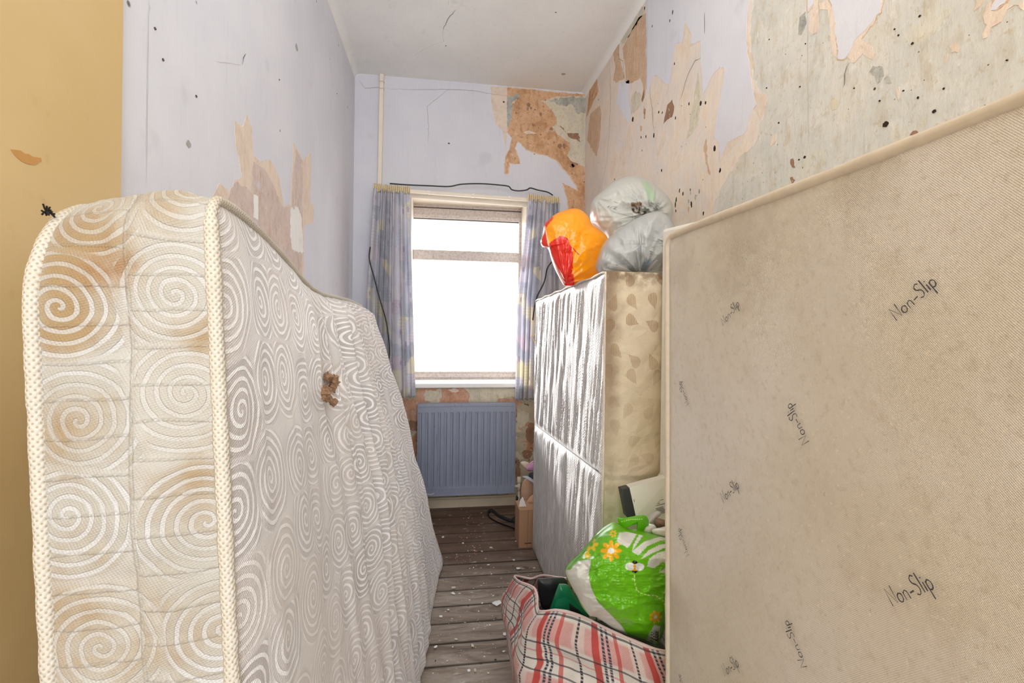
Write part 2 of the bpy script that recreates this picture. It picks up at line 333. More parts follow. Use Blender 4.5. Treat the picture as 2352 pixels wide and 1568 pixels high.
wr.poly(k2([(1720,95),(1745,30),(1775,10),(1770,65),(1810,65),(1862,20),(1960,5),(1962,60),(1910,30),(1865,60),(1830,130),(1770,165),(1745,225),(1720,235),(1718,200),(1745,150)]), 'peach', .0012, .006, seed=12)
wr.poly(k2([(1665,70),(1680,0),(1720,0),(1700,40)]), 'peach', .001, .003, seed=13)
for q, (pts, m) in enumerate([([(370,560),(410,560),(425,590),(400,690),(380,728),(368,660),(345,560)],'peach'), ([(1520,280),(1550,250),(1585,290),(1570,315),(1530,318)],'peach'), ([(1485,390),(1492,330),(1508,318),(1508,345)],'peach'),
        ([(445,880),(460,810),(482,800),(478,840)],'peach'), ([(800,620),(830,580),(862,610),(845,650),(815,662)],'cream'), ([(1040,430),(1060,395),(1115,400),(1125,450),(1090,500),(1070,450)],'mould'), ([(1128,470),(1150,455),(1170,500),(1135,498)],'mould'),
        ([(1280,810),(1300,785),(1330,790),(1322,820),(1300,812)],'brown'), ([(612,205),(620,100),(655,70),(660,140),(628,210)],'mould'), ([(565,955),(580,950),(592,1005),(575,1005)],'brown'), ([(562,1065),(575,1060),(592,1080),(575,1108)],'brown'),
        ([(205,1000),(235,925),(238,960),(225,998)],'peach'), ([(1200,540),(1215,520),(1220,560),(1212,595)],'peach'), ([(1668,660),(1690,640),(1700,650),(1680,690)],'peach')]):
    wr.poly(k2(pts), m, .0009, .003, seed=20 + q)
wr.poly(k8([(1330,895),(1345,820),(1358,760),(1392,718),(1408,770),(1395,840),(1360,860)]), 'brown', .0012, .003, seed=40)
for q, (pts, m) in enumerate([([(1208,90),(1210,600),(1195,700),(1180,600),(1165,560),(1100,600),(1060,600),(1055,480),(1035,350),(1085,250),(1150,130)],'tan'), ([(1085,580),(1080,680),(1098,820),(1080,890),(1045,830),(992,740),(1010,600)],'lilac'),
        ([(850,560),(800,640),(775,850),(830,720),(862,660)],'rust'), ([(872,760),(805,820),(780,1010),(850,1130),(872,1000),(882,820)],'tan'), ([(1005,285),(1100,150),(1180,40),(1200,80),(1120,200),(1040,320)],'cream'),
        ([(960,360),(1000,280),(1012,330),(1015,420),(1050,560),(1000,590),(968,585),(985,480)],'tan'), ([(1100,700),(1130,655),(1165,670),(1170,760),(1130,800),(1095,830)],'cream'), ([(1190,640),(1193,700),(1180,740),(1172,720),(1178,690)],'brown'),
        ([(1320,1000),(1345,930),(1350,1010),(1310,1080),(1290,1160),(1280,1100)],'peach'), ([(1020,1100),(1050,1060),(1060,960),(1090,900),(1100,980),(1110,1060),(1060,1180),(1010,1200)],'peach'), ([(1500,1000),(1540,780),(1560,640),(1580,520),(1600,700),(1580,900)],'cream'),
        ([(1620,1060),(1640,1000),(1650,1180),(1670,1260),(1655,1250),(1630,1120)],'tan'), ([(1190,760),(1202,800),(1196,860),(1188,850)],'rust'), ([(1165,910),(1175,912),(1172,948),(1164,940)],'rust'), ([(1755,1040),(1795,992),(1882,985),(1850,1040),(1790,1100),(1735,1180)],'peach')]):
    wr.poly(k8(pts), m, .001, .006 if q else .003, seed=50 + q)
for p, w in [([(1487,0),(1486,215)],.0016), ([(1619,28),(1619,78)],.003), ([(1855,0),(1858,330)],.0008)]: wr.line(p, 'line' if w > .001 else 'softline', w, .0018, .0004)
for p in [k8([(1600,415),(1560,440),(1520,510),(1490,600),(1460,700),(1445,730)]), k8([(1235,620),(1240,700),(1255,850),(1265,985)]), k8([(940,400),(950,640),(945,900),(925,1150),(880,1370)]), k8([(1000,300),(1010,420),(1040,440),(1055,600)]), k2([(920,370),(890,450),(880,530)])]: wr.line(p, 'line', .0018, .0018, .004)
for x, y, r in [(1135,745,.014),(1135,890,.012),(1427,668,.009),(1330,586,.005),(1296,262,.006),(1213,212,.004),(1190,175,.004),(1485,532,.004),(1340,97,.005),(947,530,.004),(622,520,.005),(422,527,.005),(494,738,.006),(437,237,.004),(655,263,.004),(1100,605,.005),(1243,545,.004),(1865,362,.004),(1735,635,.005),(650,943,.008),(616,958,.005),(140,1030,.008),(30,1345,.014)]: wr.dot(*k2([(x, y)])[0], r * .42, 'hole', seed=x)
for x, y, r in [(1195,60,.007),(1398,90,.007),(1378,150,.006),(1250,190,.005),(1262,975,.008),(1170,990,.005),(1205,985,.005),(1700,1070,.008),(1740,1225,.006),(1418,850,.005),(1600,745,.008),(1635,740,.005),(1318,1228,.006),(1110,860,.012),(1515,748,.005),(1410,460,.004),(1297,808,.006)]: wr.dot(*k8([(x, y)])[0], r * .75, 'hole', seed=x, asp=1.6)
for q in range(14): wr.dot(1545 + random.uniform(0, 75), 430 + random.uniform(0, 95), random.uniform(.002, .005), random.choice(['hole', 'tan', 'mould']), seed=q, asp=2.2)
wr.build('wall_right', (XR, 1, 0))
# window wall
wb = Wall(lambda x, y: onY(x, y, YB)[[0, 2]], lambda a, b, o: (a, YB - o, b), lambda a, b: (min(max(a, XL), XR), clz(b)))
WX0, WX1, WZ0, WZ1 = -.205, .555, CAMZ - .372, CAMZ + .855; REC = .22
wb.quad(XL, 0, XR, WZ0, 'under'); wb.quad(XL, WZ1, XR, ZC, 'lilac'); wb.quad(XL, WZ0, WX0, WZ1, 'lilac'); wb.quad(WX1, WZ0, XR, WZ1, 'lilac')
for a in ([(WX0,YB,WZ0),(WX0,YB+REC+.1,WZ0),(WX0,YB+REC+.1,WZ1),(WX0,YB,WZ1)], [(WX1,YB,WZ0),(WX1,YB,WZ1),(WX1,YB+REC+.1,WZ1),(WX1,YB+REC+.1,WZ0)], [(WX0,YB,WZ1),(WX0,YB+REC+.1,WZ1),(WX1,YB+REC+.1,WZ1),(WX1,YB,WZ1)], [(WX0,YB,WZ0),(WX1,YB,WZ0),(WX1,YB+REC+.1,WZ0),(WX0,YB+REC+.1,WZ0)]):
    wb.mb.add(a, [(0, 1, 2, 3)], wb.mi('trim'))
k5 = lambda p: crop(p, 2.94, 700, 0)
wb.poly(k5([(1255,585),(1372,590),(1366,640),(1362,1050),(1350,960),(1335,880),(1290,840),(1275,760),(1262,700)]), 'peach', .0008, .004, seed=60)
wb.poly(k5([(1370,590),(1480,600),(1700,625),(1915,640),(1905,760),(1890,1130),(1886,1500),(1790,1500),(1775,1352),(1742,1235),(1800,1270),(1845,1292),(1838,1255),(1770,1160),(1700,1080),(1640,1050),(1570,1035),(1500,1010),(1440,950),(1415,1000),(1440,1060),(1452,1105),(1380,1100),(1372,1170),(1350,1172),(1355,1060),(1385,1010),(1400,930),(1365,890),(1380,840),(1400,790),(1400,700),(1440,670),(1365,642)]), 'rust', .001, .004, ('peach', .006), seed=61)
wb.poly(k5([(1588,682),(1640,672),(1712,650),(1910,650),(1892,1130),(1830,1100),(1800,1088),(1770,1050),(1790,1010),(1785,960),(1740,930),(1700,905),(1670,855),(1705,845),(1700,800),(1690,780),(1640,715)]), 'cream', .0016, .006, seed=62)
wb.poly(k5([(1640,676),(1740,660),(1908,655),(1896,760),(1840,770),(1800,700),(1720,715)]), 'mould', .002, .01, seed=63)
wb.poly(k5([(1470,895),(1510,880),(1570,900),(1500,905)]), 'peach', .0016, .003, seed=64)
wb.poly(k5([(1365,645),(1400,650),(1445,632),(1448,655),(1402,690),(1400,790),(1366,880)]), 'mould', .0016, .004, seed=65)
wb.poly(k5([(1700,845),(1740,870),(1790,930),(1860,960),(1850,900),(1770,900),(1730,850)]), 'brown', .0022, .006, seed=66)
for q in range(34):
    x = random.uniform(1400, 1860); y = 660 + (x - 1400) * .9 + random.uniform(-190, 160)
    if inside(k5([(1400,650),(1690,680),(1700,850),(1785,960),(1780,1050),(1870,1130),(1870,1300),(1700,1080),(1440,950)]), *[np.array(a) for a in k5([(x, y)])[0]]): wb.dot(*k5([(x, y)])[0], random.uniform(.004, .014), 'brown', .0014, q, 1.2)
for p, w in [([(980,205),(981,245),(985,290),(983,330)],.0014), ([(825,185),(838,203),(875,200),(885,203)],.0016), ([(884,203),(940,207),(1010,205),(1090,208),(1130,216),(1165,220)],.0014)]: wb.line(p if p[0][1] > 260 else [(a * 1 + (50 if a == 980 else 0), b) for a, b in p], 'line', w, .002, .003)
wb.dot(1031, 329, .006, 'line'); wb.dot(1157, 234, .006, 'hole'); wb.dot(1227, 353, .007, 'peach'); wb.dot(1227, 354, .003, 'hole', .003)
kr = lambda p: crop(p, 3.136, 850, 850)
for q, (pts, m) in enumerate([([(100,262),(150,232),(230,215),(330,208),(350,110),(440,96),(640,100),(690,140),(720,190),(712,250),(560,262),(340,262),(340,390),(280,350),(190,335),(120,330)],'terra'), ([(385,180),(398,140),(450,150),(512,130),(516,190),(495,246),(450,240),(400,222)],'cream'), ([(655,100),(1050,98),(1042,190),(920,200),(905,240),(760,242),(712,232),(722,170),(700,150)],'cream'),
        ([(915,245),(925,205),(1045,195),(1100,230),(1062,270),(1060,330),(1040,250)],'terra'), ([(235,372),(300,360),(345,370),(345,440),(300,432),(270,420)],'brown'), ([(1095,590),(1110,575),(1165,580),(1160,620),(1130,640),(1100,620)],'brown'), ([(1120,430),(1150,380),(1200,370),(1200,480),(1160,540),(1125,500)],'brown'), ([(1060,300),(1100,290),(1145,310),(1140,370),(1080,420),(1055,400)],'cream'),
        ([(1055,640),(1080,660),(1085,780),(1050,800)],'brown'), ([(560,140),(620,130),(640,150),(590,160)],'peach')]): wb.poly(kr(pts), m, .0012 + .0003 * q, .007, seed=80 + q)
wb.build('wall_window', (0, YB, 0))
# left wall
wl = Wall(lambda x, y: onX(x, y, XL)[1:], lambda a, b, o: (XL + o, a, b), lambda a, b: (min(a, YB), clz(b)))
YE = .933; wl.quad(YE, 0, YB, ZC, 'lilac')
k1 = lambda p: crop(p, 2.24, 0, 0)
wl.poly(k1([(1205,615),(1222,640),(1245,650),(1272,590),(1296,660),(1300,800),(1340,835),(1392,825),(1430,900),(1442,960),(1460,1060),(1494,1050),(1500,930),(1508,735),(1530,770),(1560,825),(1597,785),(1600,870),(1592,1040),(1615,1060),(1612,1140),(1590,1152),(1562,1160),(1560,1500),(1300,1400),(1095,1010),(1130,940),(1190,1000),(1212,1010),(1202,930),(1242,912),(1228,800),(1212,750)]), 'peach', .001, .004, seed=91)
wl.poly(k1([(1300,830),(1330,850),(1362,872),(1400,940),(1450,1060),(1500,1070),(1506,900),(1522,768),(1556,832),(1550,1480),(1290,1390),(1170,1020),(1195,960),(1212,932),(1262,960),(1292,990)]), 'pink', .0014, .006, seed=92)
wl.poly(k1([(1303,1000),(1325,1010),(1325,1130),(1303,1120)]), 'ceiling', .002, .003, seed=93)
wl.poly(k1([(1490,1080),(1530,1060),(1550,1120),(1560,1300),(1500,1280)]), 'ceiling', .002, .012, seed=94)
for p, w in [([(340,0),(334,430)],.0012), (k1([(1245,335),(1250,300),(1262,275)]),.0025), (k1([(767,25),(766,60)]),.0015), (k1([(1100,315),(1180,325),(1240,335)]),.0008)]: wl.line(p, 'softline' if w < .002 else 'line', w, .0016, .0006)
wl.dot(*k1([(968,738)])[0], .009, 'softline'); wl.dot(*k1([(1525,242)])[0], .014, 'softline')
for x, y in [(796,146),(837,306),(1008,494),(1436,410),(1733,482)]: wl.dot(*k1([(x, y)])[0], .003, 'line')
wl.build('wall_left', (XL, 1, 0))
wy = Wall(lambda x, y: onX(x, y, XL + .012)[1:], lambda a, b, o: (XL + .012 + o, a, b), lambda a, b: (min(a, YE), clz(b)))
wy.quad(-1.3, 0, YE, ZC, 'yellow'); wy.mb.add([(XL+.012,YE,0),(XL-.02,YE,0),(XL-.02,YE,ZC),(XL+.012,YE,ZC)], [(0,1,2,3)], wy.mi('ochre'))
wy.poly(k1([(53,768),(80,770),(125,790),(165,805),(208,812),(212,828),(180,848),(110,830),(75,800)]), 'ochre', .0008, .002, seed=95)
wy.build('wall_near_left', (XL, 0, 0))
# ceiling with a plaster cove down the sides
wc = Wall(lambda x, y: onZ(x, y, ZC)[:2], lambda a, b, o: (a, b, ZC - o), lambda a, b: (a, b))
wc.quad(XL - .05, -1.3, XR + .05, YB + .05, 'ceiling')
for p, w in [([(1047,22),(1038,32),(1027,45),(1022,60),(1018,68)],.0026), ([(1018,68),(1017,95),(1000,100),(975,112),(950,130)],.0009), ([(1028,0),(1032,12)],.001)]: wc.line(p, 'line' if w > .002 else 'softline', w, .0012, .006)
wc.dot(1294, 170, .012, 'softline'); wc.dot(1024, 105, .003, 'line'); wc.build('ceiling', (0, 1, ZC))
mb = MB(); R_ = .035                           # rounded fillet between walls and ceiling
for x, sg in ((XL, 1), (XR, -1)):
    A = np.linspace(0, math.pi / 2, 7); V = [(x + sg * R_ * (1 - math.cos(a)), y, ZC - R_ * (1 - math.sin(a)) ) for y in (-1.3, YB) for a in A]; mb.add(V, gridF(2, 7))
tag(mb.build('trim_ceiling', M['ceiling'], origin=(0, 1, ZC), smooth=True), kind='structure')
# floor: boards across the room
mb = MB(); y = -1.3; bi = 0
while y < YB:
    y1 = min(y + .1165, YB); dz = .0012 * random.uniform(-1, 1); 
    mb.box((XL, y, -.02), (XR, y1, dz)); y += .12; bi += 1
mb.box((XL, -1.3, -.03), (XR, YB, -.018), 1)
tag(mb.build('floor', [M['floor'], M['seam']], origin=(0, 0, 0), bevel=.0015), kind='structure')
mb = MB(); mb.box((XL, YB - .022, 0), (XR, YB, .055)); mb.box((XL, YB - .016, .055), (XR, YB, .068))
tag(mb.build('baseboard_window', M['skirt'], origin=(0, YB, 0), bevel=.003), kind='structure')
mb = MB(); mb.box((XR - .02, 1.4, 0), (XR, YB, .07)); tag(mb.build('baseboard_right', M['skirt'], origin=(XR, 2, 0), bevel=.003), kind='structure')
mb = MB(); mb.box((XL, YE, 0), (XL + .02, YB, .07)); tag(mb.build('baseboard_left', M['skirt'], origin=(XL, 2, 0), bevel=.003), kind='structure')

# ---------------------------------------------------------------- window
YW = YB + REC; win = bpy.data.objects.new('window_1', None); C.objects.link(win); win.location = (.17, YW, WZ0); WL[win] = np.array([.17, YW, WZ0]); win['kind'] = 'structure'
sc = YW / YB
def wz(py): return onY(1070, py, YW)[2]
def wx(px): return onY(px, 700, YW)[0]
fx0, fx1 = wx(940) - .06, wx(1212) + .05; zt, zb = wz(480), wz(866); gx0, gx1 = wx(947), wx(1189)
mb = MB(); mb.box((fx0, YW, zb - .03), (gx0, YW + .06, zt + .1)); mb.box((gx1, YW, zb - .03), (fx1, YW + .06, zt + .1))
mb.box((gx0, YW, wz(505)), (gx1, YW + .06, zt + .1)); mb.box((gx0, YW, zb - .03), (gx1, YW + .06, wz(853)))
mb.box((gx0, YW - .001, wz(482)), (gx1 + .03, YW + .01, wz(479)), 1); mb.box((gx0, YW - .001, wz(507)), (gx1, YW + .01, wz(504)), 1); mb.build('window_frame', [M['frame'], M['line']], win, bevel=.002)
mb = MB(); mb.box((fx0, YW - .012, wz(505)), (fx1, YW, wz(496))); mb.box((gx1, YW - .015, zb), (gx1 + .02, YW, wz(505))); mb.box((gx0, YW - .01, wz(858)), (gx1, YW, wz(866)))
mb.build('window_bead', M['frame'], win, bevel=.003)
MB().box((gx0, YW - .018, wz(600)), (gx1, YW + .05, wz(577))).build('transom', M['frame'], win, bevel=.005)
g = G('window_glass'); t = g.node('ShaderNodeBsdfTransparent'); gl = g.node('ShaderNodeBsdfGlossy'); gl.inputs['Roughness'].default_value = .02; x = g.node('ShaderNodeMixShader'); x.inputs[0].default_value = .05
g.t.links.new(t.outputs[0], x.inputs[1]); g.t.links.new(gl.outputs[0], x.inputs[2]); g.t.links.new(x.outputs[0], g.out.inputs[0])
MB().box((gx0, YW + .028, wz(577)), (gx1, YW + .032, wz(505))).build('window_pane', g.m, win); MB().box((gx0, YW + .028, wz(853)), (gx1, YW + .032, wz(600))).build('window_pane', g.m, win)
MB().box((WX0 - .012, YB - .03, WZ0 - .028), (WX1 + .012, YW + .01, WZ0 + .002)).build('window_sill', M['white'], win, bevel=.006)
MB().box((WX0, YB + .002, onY(1070, 452, YB)[2]), (WX1, YB + .02, WZ1)).build('window_head', M['trim'], win)

# ---------------------------------------------------------------- fabric materials
def swirl(g, v, cell=.108, per=.013, rnd=.32, warp=.006):
    """spirals woven into the ticking: returns thread mask 0..1, cell random"""
    v = g.vm('ADD', v, g.vm('SCALE', g.vm('SUBTRACT', g.noise(v, 14, 3, col=True), (.5, .5, .5)), sc=warp))
    o = g.vor(v, 1 / cell, rnd, dims='2D'); d = g.vm('SUBTRACT', v, o['Position']); q = g.sep(d); L = g.m2('SQRT', g.m2('ADD', g.m2('MULTIPLY', q[0], q[0]), g.m2('MULTIPLY', q[1], q[1])))
    a = g.m2('ARCTAN2', q[1], q[0]); rc = g.sep(o['Color']); sg = g.m2('SUBTRACT', g.m2('MULTIPLY', g.m2('GREATER_THAN', rc[0], .5), 2.), 1.)
    ph = g.m2('ADD', g.m2('MULTIPLY', L, 6.2832 / per), g.m2('ADD', g.m2('MULTIPLY', a, sg), g.m2('MULTIPLY', rc[1], 6.28)))
    s = g.m2('SINE', ph); wob = g.m2('MULTIPLY', g.noise(v, 45, 2), .5)
    s = g.ss(g.m2('ADD', s, wob), .35, .8); inn = g.m2('MULTIPLY', g.ss(g.vor(v, 1 / cell, rnd, 'DISTANCE_TO_EDGE', dims='2D')[0], .015, .05), g.ss(L, cell * .56, cell * .62, 1, 0)); return g.m2('ADD', g.m2('MULTIPLY', s, inn), g.m2('MULTIPLY', g.m2('SUBTRACT', 1., inn), .35)), rc, L
def ticking(name, light, dark, tint, rough=.5, stains=False, back=False):
    g = G(name, rough, .35); v = g.uv(); s, rc, L = swirl(g, v, per=.0115 if stains else .012)
    tw = g.m2('SINE', g.m2('MULTIPLY', g.vm('DOT_PRODUCT', v, (1., .35, 0.)), 2600.)); tw2 = g.m2('SINE', g.m2('MULTIPLY', g.vm('DOT_PRODUCT', v, (-.5, 1., 0.)), 2000.))
    sv = g.m2('MULTIPLY', s, g.ss(g.noise(v, 7, 2), .35, .62, .25, 1)) if stains else g.m2('ADD', g.m2('MULTIPLY', s, g.ss(rc[2], .3, .6, .65, 1)), g.m2('MULTIPLY', g.ss(rc[2], .3, .6, .2, 0), 1.)); c = g.mix(sv, dark, light); c = g.mix(g.m2('MULTIPLY', g.ss(rc[2], .5, .6), .5), c, tint)
    c = g.mix(g.ss(tw, 0, 1, 0, .14), c, light); c = g.mix(g.ss(g.noise(v, 3.5, 5), .45, .75, 0, .4), c, tint)
    if stains:
        a = g.sep(g.attr()); n22 = g.noise(v, 26, 5); keep = g.ss(s, 0, 1, 1, .4)
        c = g.mix(g.m2('MULTIPLY', g.ss(g.m2('ADD', a[0], g.m2('MULTIPLY', n22, .9)), .55, 1.25), keep), c, lin(158, 134, 98))
        c = g.mix(g.m2('MULTIPLY', g.ss(g.m2('ADD', a[1], g.m2('MULTIPLY', n22, .9)), .6, 1.1), keep), c, lin(150, 104, 68))
    hh = None
    if stains:
        q = g.sep(v); row = g.m2('FRACT', g.m2('ADD', g.m2('DIVIDE', q[0], .0365), g.m2('ADD', g.m2('MULTIPLY', g.m2('GREATER_THAN', q[1], .074), .35), g.m2('MULTIPLY', g.noise(v, 9, 2), .5))))
        gr = g.ss(g.m2('ABSOLUTE', g.m2('SUBTRACT', row, .5)), .44, .5); st_ = g.m2('MULTIPLY', g.ss(g.m2('ABSOLUTE', g.m2('SUBTRACT', row, .5)), .475, .49), g.ss(g.m2('SINE', g.m2('MULTIPLY', q[1], 1500.)), -.1, .3))
        mid = g.ss(g.m2('ABSOLUTE', g.m2('SUBTRACT', q[1], .074)), .0006, .0025, 1, 0); hh = g.m2('ADD', g.m2('MULTIPLY', gr, -1.6), g.m2('MULTIPLY', mid, -2.)); c = g.mix(g.m2('MULTIPLY', st_, .4), c, lin(160, 148, 130)); c = g.mix(g.m2('MULTIPLY', mid, .25), c, lin(160, 146, 126))
    g.color(c); g.set('Roughness', g.ss(s, 0, 1, rough + .15, rough - .12)); g.set('Sheen Weight', .25)
    if hh is not None: g.bump(g.m2('ADD', hh, g.m2('ADD', g.m2('MULTIPLY', s, 1.), g.m2('MULTIPLY', g.m2('ADD', tw, tw2), .16))), .0012, .8)
    else: g.bump(g.m2('ADD', g.m2('MULTIPLY', s, 1.), g.m2('MULTIPLY', g.m2('ADD', tw, tw2), .16)), .0016, .65)
    return g.m
M['tick'] = ticking('silky_swirl_ticking', lin(250, 250, 252), lin(178, 171, 170), lin(224, 217, 213), .40)
M['border'] = ticking('quilted_swirl_border', lin(199, 200, 201), lin(176, 172, 163), lin(187, 183, 175), .7, stains=True)
g = G('woven_edge_tape', .8, .2); v = g.uv(); q = g.sep(v); w = g.m2('MULTIPLY', g.m2('SINE', g.m2('MULTIPLY', q[0], 900.)), g.m2('SINE', g.m2('MULTIPLY', q[1], 900.)))
c = g.mix(g.ss(w, .3, .8), lin(206, 201, 190), lin(176, 162, 142)); g.color(g.mix(g.ss(g.noise(v, 14, 5), .5, .8, 0, .4), c, lin(176, 156, 124))); g.bump(g.m2('ADD', w, g.noise(v, 300, 3)), .0008, .6); M['tape'] = g.m
M['foam'] = plain('torn_brown_foam', lin(150, 118, 92), .9, n=.5, sc=120)
M['char'] = plain('charred_black_fluff', lin(38, 34, 32), .95)

# ---------------------------------------------------------------- the mattress on its long side, left
TX = lambda Y: -.236 - .0815 * (Y - .53)                       # top front edge in plan
BX = lambda Y: -.165 + .093 * (Y - .53)                        # bottom front edge
edge_px = [(480,458),(500,462),(530,478),(565,505),(600,538),(640,580),(670,615),(690,640),(715,662),(740,676),(770,682),(800,689),(830,702)]
ey, ez = [], []
for x, y in edge_px:
    r = ray(x, y); tt = (-.236 + .0815 * .53) / (r[0] + .0815 * r[1]); ey.append(r[1] * tt); ez.append(r[2] * tt + CAMZ)
Y0, Y1 = .53, 2.46; ML = Y1 - Y0; MT = .155; N_ = np.array([-.996, -.084, 0])
ZT = lambda Y: np.interp(Y, ey, ez)
def mpt(s, t, w=0.):
    """s 0..1 along the length, t height in metres 0..H, w thickness; arrays"""
    s, t, w = np.broadcast_arrays(*[np.asarray(a, float) for a in (s, t, w)]); Y = Y0 + ML * s; H = ZT(np.clip(Y, Y0, Y1)); f = t / 1.31
    X = BX(Y) * (1 - f) + TX(Y) * f; bul = .018 * np.sin(np.clip(f, 0, 1) * math.pi) * np.sin(np.clip(s, 0, 1) * math.pi)
    P = np.stack([X + bul, Y + .0 * f, f * H], -1)
    lean = sstep(.5, 1., s) * 0.0
    return P + w[..., None] * N_ 
HM = 1.31
mat_root = thing('mattress', (-.3, 1.5, 0), 'stained cream mattress with woven swirl pattern standing on its long side against the left wall', 'mattress')
ns, nt = 420, 260
s_, t_ = np.meshgrid(np.linspace(0, 1, ns), np.linspace(0, HM, nt), indexing='ij')
P = mpt(s_, t_); sm = s_ * ML; f = t_ / HM
fan = sm + .10 * (1 - f) * (sm - 1.2)
env = sstep(.28, .95, sm) * (.35 + .65 * sstep(.0, .75, f)) * (1 - .8 * sstep(.985, 1, f))
fold = 2.3 * env * (.0075 * np.sin(fan * 58 + 1.8 * fbm(sm * 2, t_ * 1.2, 2, 5)) + .0085 * ridge(fan * 15, t_ * .55, 2, 4) + .003 * np.sin(fan * 131 + 3 * fbm(sm * 3, t_, 2, 8)))
fold += .010 * fbm(sm * 2.5, t_ * 2.5, 3, 21) * sstep(0, .15, sm) + .0025 * ridge(sm * 16, t_ * 9, 2, 33)
tuft = [(.86, .9), (.62, .55), (1.3, .45), (1.05, 1.08)]
seamS = 1.02 + .07 * (1 - f); fold -= .016 * np.exp(-((sm - seamS) / .008) ** 2) * sstep(.25, .5, f)
fold *= np.minimum(1, np.minimum(s_, 1 - s_) * 30) * np.minimum(1, np.minimum(f, 1 - f) * 25 + .1)
P[..., 0] += fold + .012 * (1 - np.exp(-np.minimum(np.minimum(sm, ML - sm), np.minimum(t_, HM - t_)) / .02))
hx, hz = None, None
fp = obj('front_panel', P.reshape(-1, 3), gridF(ns, nt), M['tick'], mat_root, uv=np.stack([sm, t_], -1).reshape(-1, 2), label='silky pinkish white front panel with spirals and vertical creases')
# outline of the mattress, round the corners, per thickness
def outline(w):
    k = w / MT; rn = .022 + .10 * k ** 1.6; n = 10; pts = []
    y = np.linspace(.0, HM - rn, 260)
    pts += [(0., a) for a in y]
    pts += [(rn * (1 - math.cos(a)), HM - rn + rn * math.sin(a)) for a in np.linspace(0, math.pi / 2, 14)[1:]]
    pts += [(a, HM) for a in np.linspace(rn, ML - .03, 90)[1:]]
    pts += [(ML - .03 + .03 * math.sin(a), HM - .03 + .03 * math.cos(a)) for a in np.linspace(0, math.pi / 2, 8)[1:]]
    pts += [(ML, a) for a in np.linspace(HM - .03, 0., 60)[1:]]
    return np.array(pts)
nw = 56; V = []; UV = []
for j, w in enumerate(np.linspace(0, MT, nw)):
    o = outline(w); L = np.r_[0, np.cumsum(np.linalg.norm(np.diff(o, axis=0), axis=1))]; k = w / MT
    ctr = np.array([ML / 2, HM / 2]); n = len(o)
    T = np.gradient(o, axis=0); T /= np.linalg.norm(T, axis=1)[:, None]; O = np.stack([-T[:, 1], T[:, 0]], -1)
    prof = math.sin(math.pi * k) ** .6
    st = L / .0365; pill = np.abs(np.sin(math.pi * (st + .25 * (k > .48) + .1 * k))) ** .35; midc = 1 - math.exp(-((k - .48) / .02) ** 2) * .6
    q = prof * (.004 + .0035 * pill * midc + .0016 * fbm(L * 40, np.full(n, w * 60), 3, 3)) + prof * .006 * fbm(L * 6, np.full(n, k * 2), 2, 6)
    o2 = o + O * q[:, None] ; 
    if True: o2[:, 1] -= 0.0
    Pw = mpt(o2[:, 0] / ML, o2[:, 1], np.full(n, w)); V.append(Pw); UV.append(np.stack([L, np.full(n, w)], -1))
V = np.array(V); UA = np.array(UV); sc_ = np.zeros(UA.shape[:2] + (4,)); sc_[..., 3] = 1
for ch, cx, cy, r, st in [(0, 1.25, .118, .06, .95), (0, 1.19, .128, .045, .8), (0, 1.27, .135, .04, .8), (0, 1.31, .05, .05, .55), (0, 1.33, .1, .05, .5), (0, 1.17, .012, .03, .6), (0, 1.08, .13, .05, .5), (0, .9, .14, .09, .5), (0, 1.02, .02, .07, .45), (0, .85, .06, .1, .4), (1, 1.235, .095, .028, .5), (1, 1.34, .03, .03, .35)]:
    sc_[..., ch] = np.maximum(sc_[..., ch], st * np.exp(-(((UA[..., 0] - cx) ** 2 + (UA[..., 1] - cy) ** 2) / r ** 2)))
obj('border', V.reshape(-1, 3), gridF(nw, V.shape[1]), M['border'], mat_root, uv=UA.reshape(-1, 2), col=sc_.reshape(-1, 4), label='quilted border with brown stains near its top corner')
V = [mpt(a / ML, b, MT) for a in np.linspace(.12, ML, 12) for b in np.linspace(0, HM - .1, 8)]
o = outline(MT); mb = MB(); mb.add(mpt(o[::3, 0] / ML, o[::3, 1], np.full(len(o[::3]), MT)), [tuple(range(len(o[::3])))[::-1]]); mb.build('back_panel', M['tape'], mat_root)
for w, r in ((-.001, .0075), (MT, .0075)):
    o = outline(max(w, 0)); PP = mpt(o[:, 0] / ML, o[:, 1], np.full(len(o), w)); L = np.r_[0, np.cumsum(np.linalg.norm(np.diff(PP, axis=0), axis=1))]
    rr = r * (1 + .08 * fbm(L * 60, L * 0, 3, 2)); rr = np.where(o[:, 1] > HM - .02, rr * .75, rr); V, F = tube(PP, rr, 10)
    uvv = np.stack([np.repeat(L, 10), np.tile(np.arange(10) * r * .63, len(L))], -1); obj('edge_tape', V, F, M['tape'], mat_root, uv=uvv)
def at_panel(px, py):
    best = None
    for q in range(60):
        pass
    # march: intersect ray with ruled front panel by search
    d = ray(px, py); lo = None
    ss, ts = np.meshgrid(np.linspace(0, 1, 300), np.linspace(0, HM, 200), indexing='ij'); Q = mpt(ss, ts) - np.array([0, 0, CAMZ])
    c = np.linalg.norm(np.cross(Q, d / np.linalg.norm(d)), axis=-1); i = np.unravel_index(np.argmin(c), c.shape); return mpt(ss[i], ts[i])
mb = MB()
for q in range(26):
    u = q / 25; px = 733 + 9 * math.sin(u * 7) + random.uniform(-3, 3); py = 866 + 58 * u; p = at_panel(px, py) + np.array([.012 + random.uniform(0, .014), random.uniform(-.006, .006), 0]); r = random.uniform(.004, .009)
    V = []; nn = 7
    for i in range(nn):
        for j in range(nn): a, b = math.pi * i / (nn - 1), 2 * math.pi * j / nn; rr = r * (1 + .6 * float(noise2(i * 1.3 + q, j * 1.7, q))); V.append(p + rr * np.array([math.sin(a) * math.cos(b), math.sin(a) * math.sin(b), math.cos(a)]))
    mb.add(V, gridF(nn, nn, False, True))
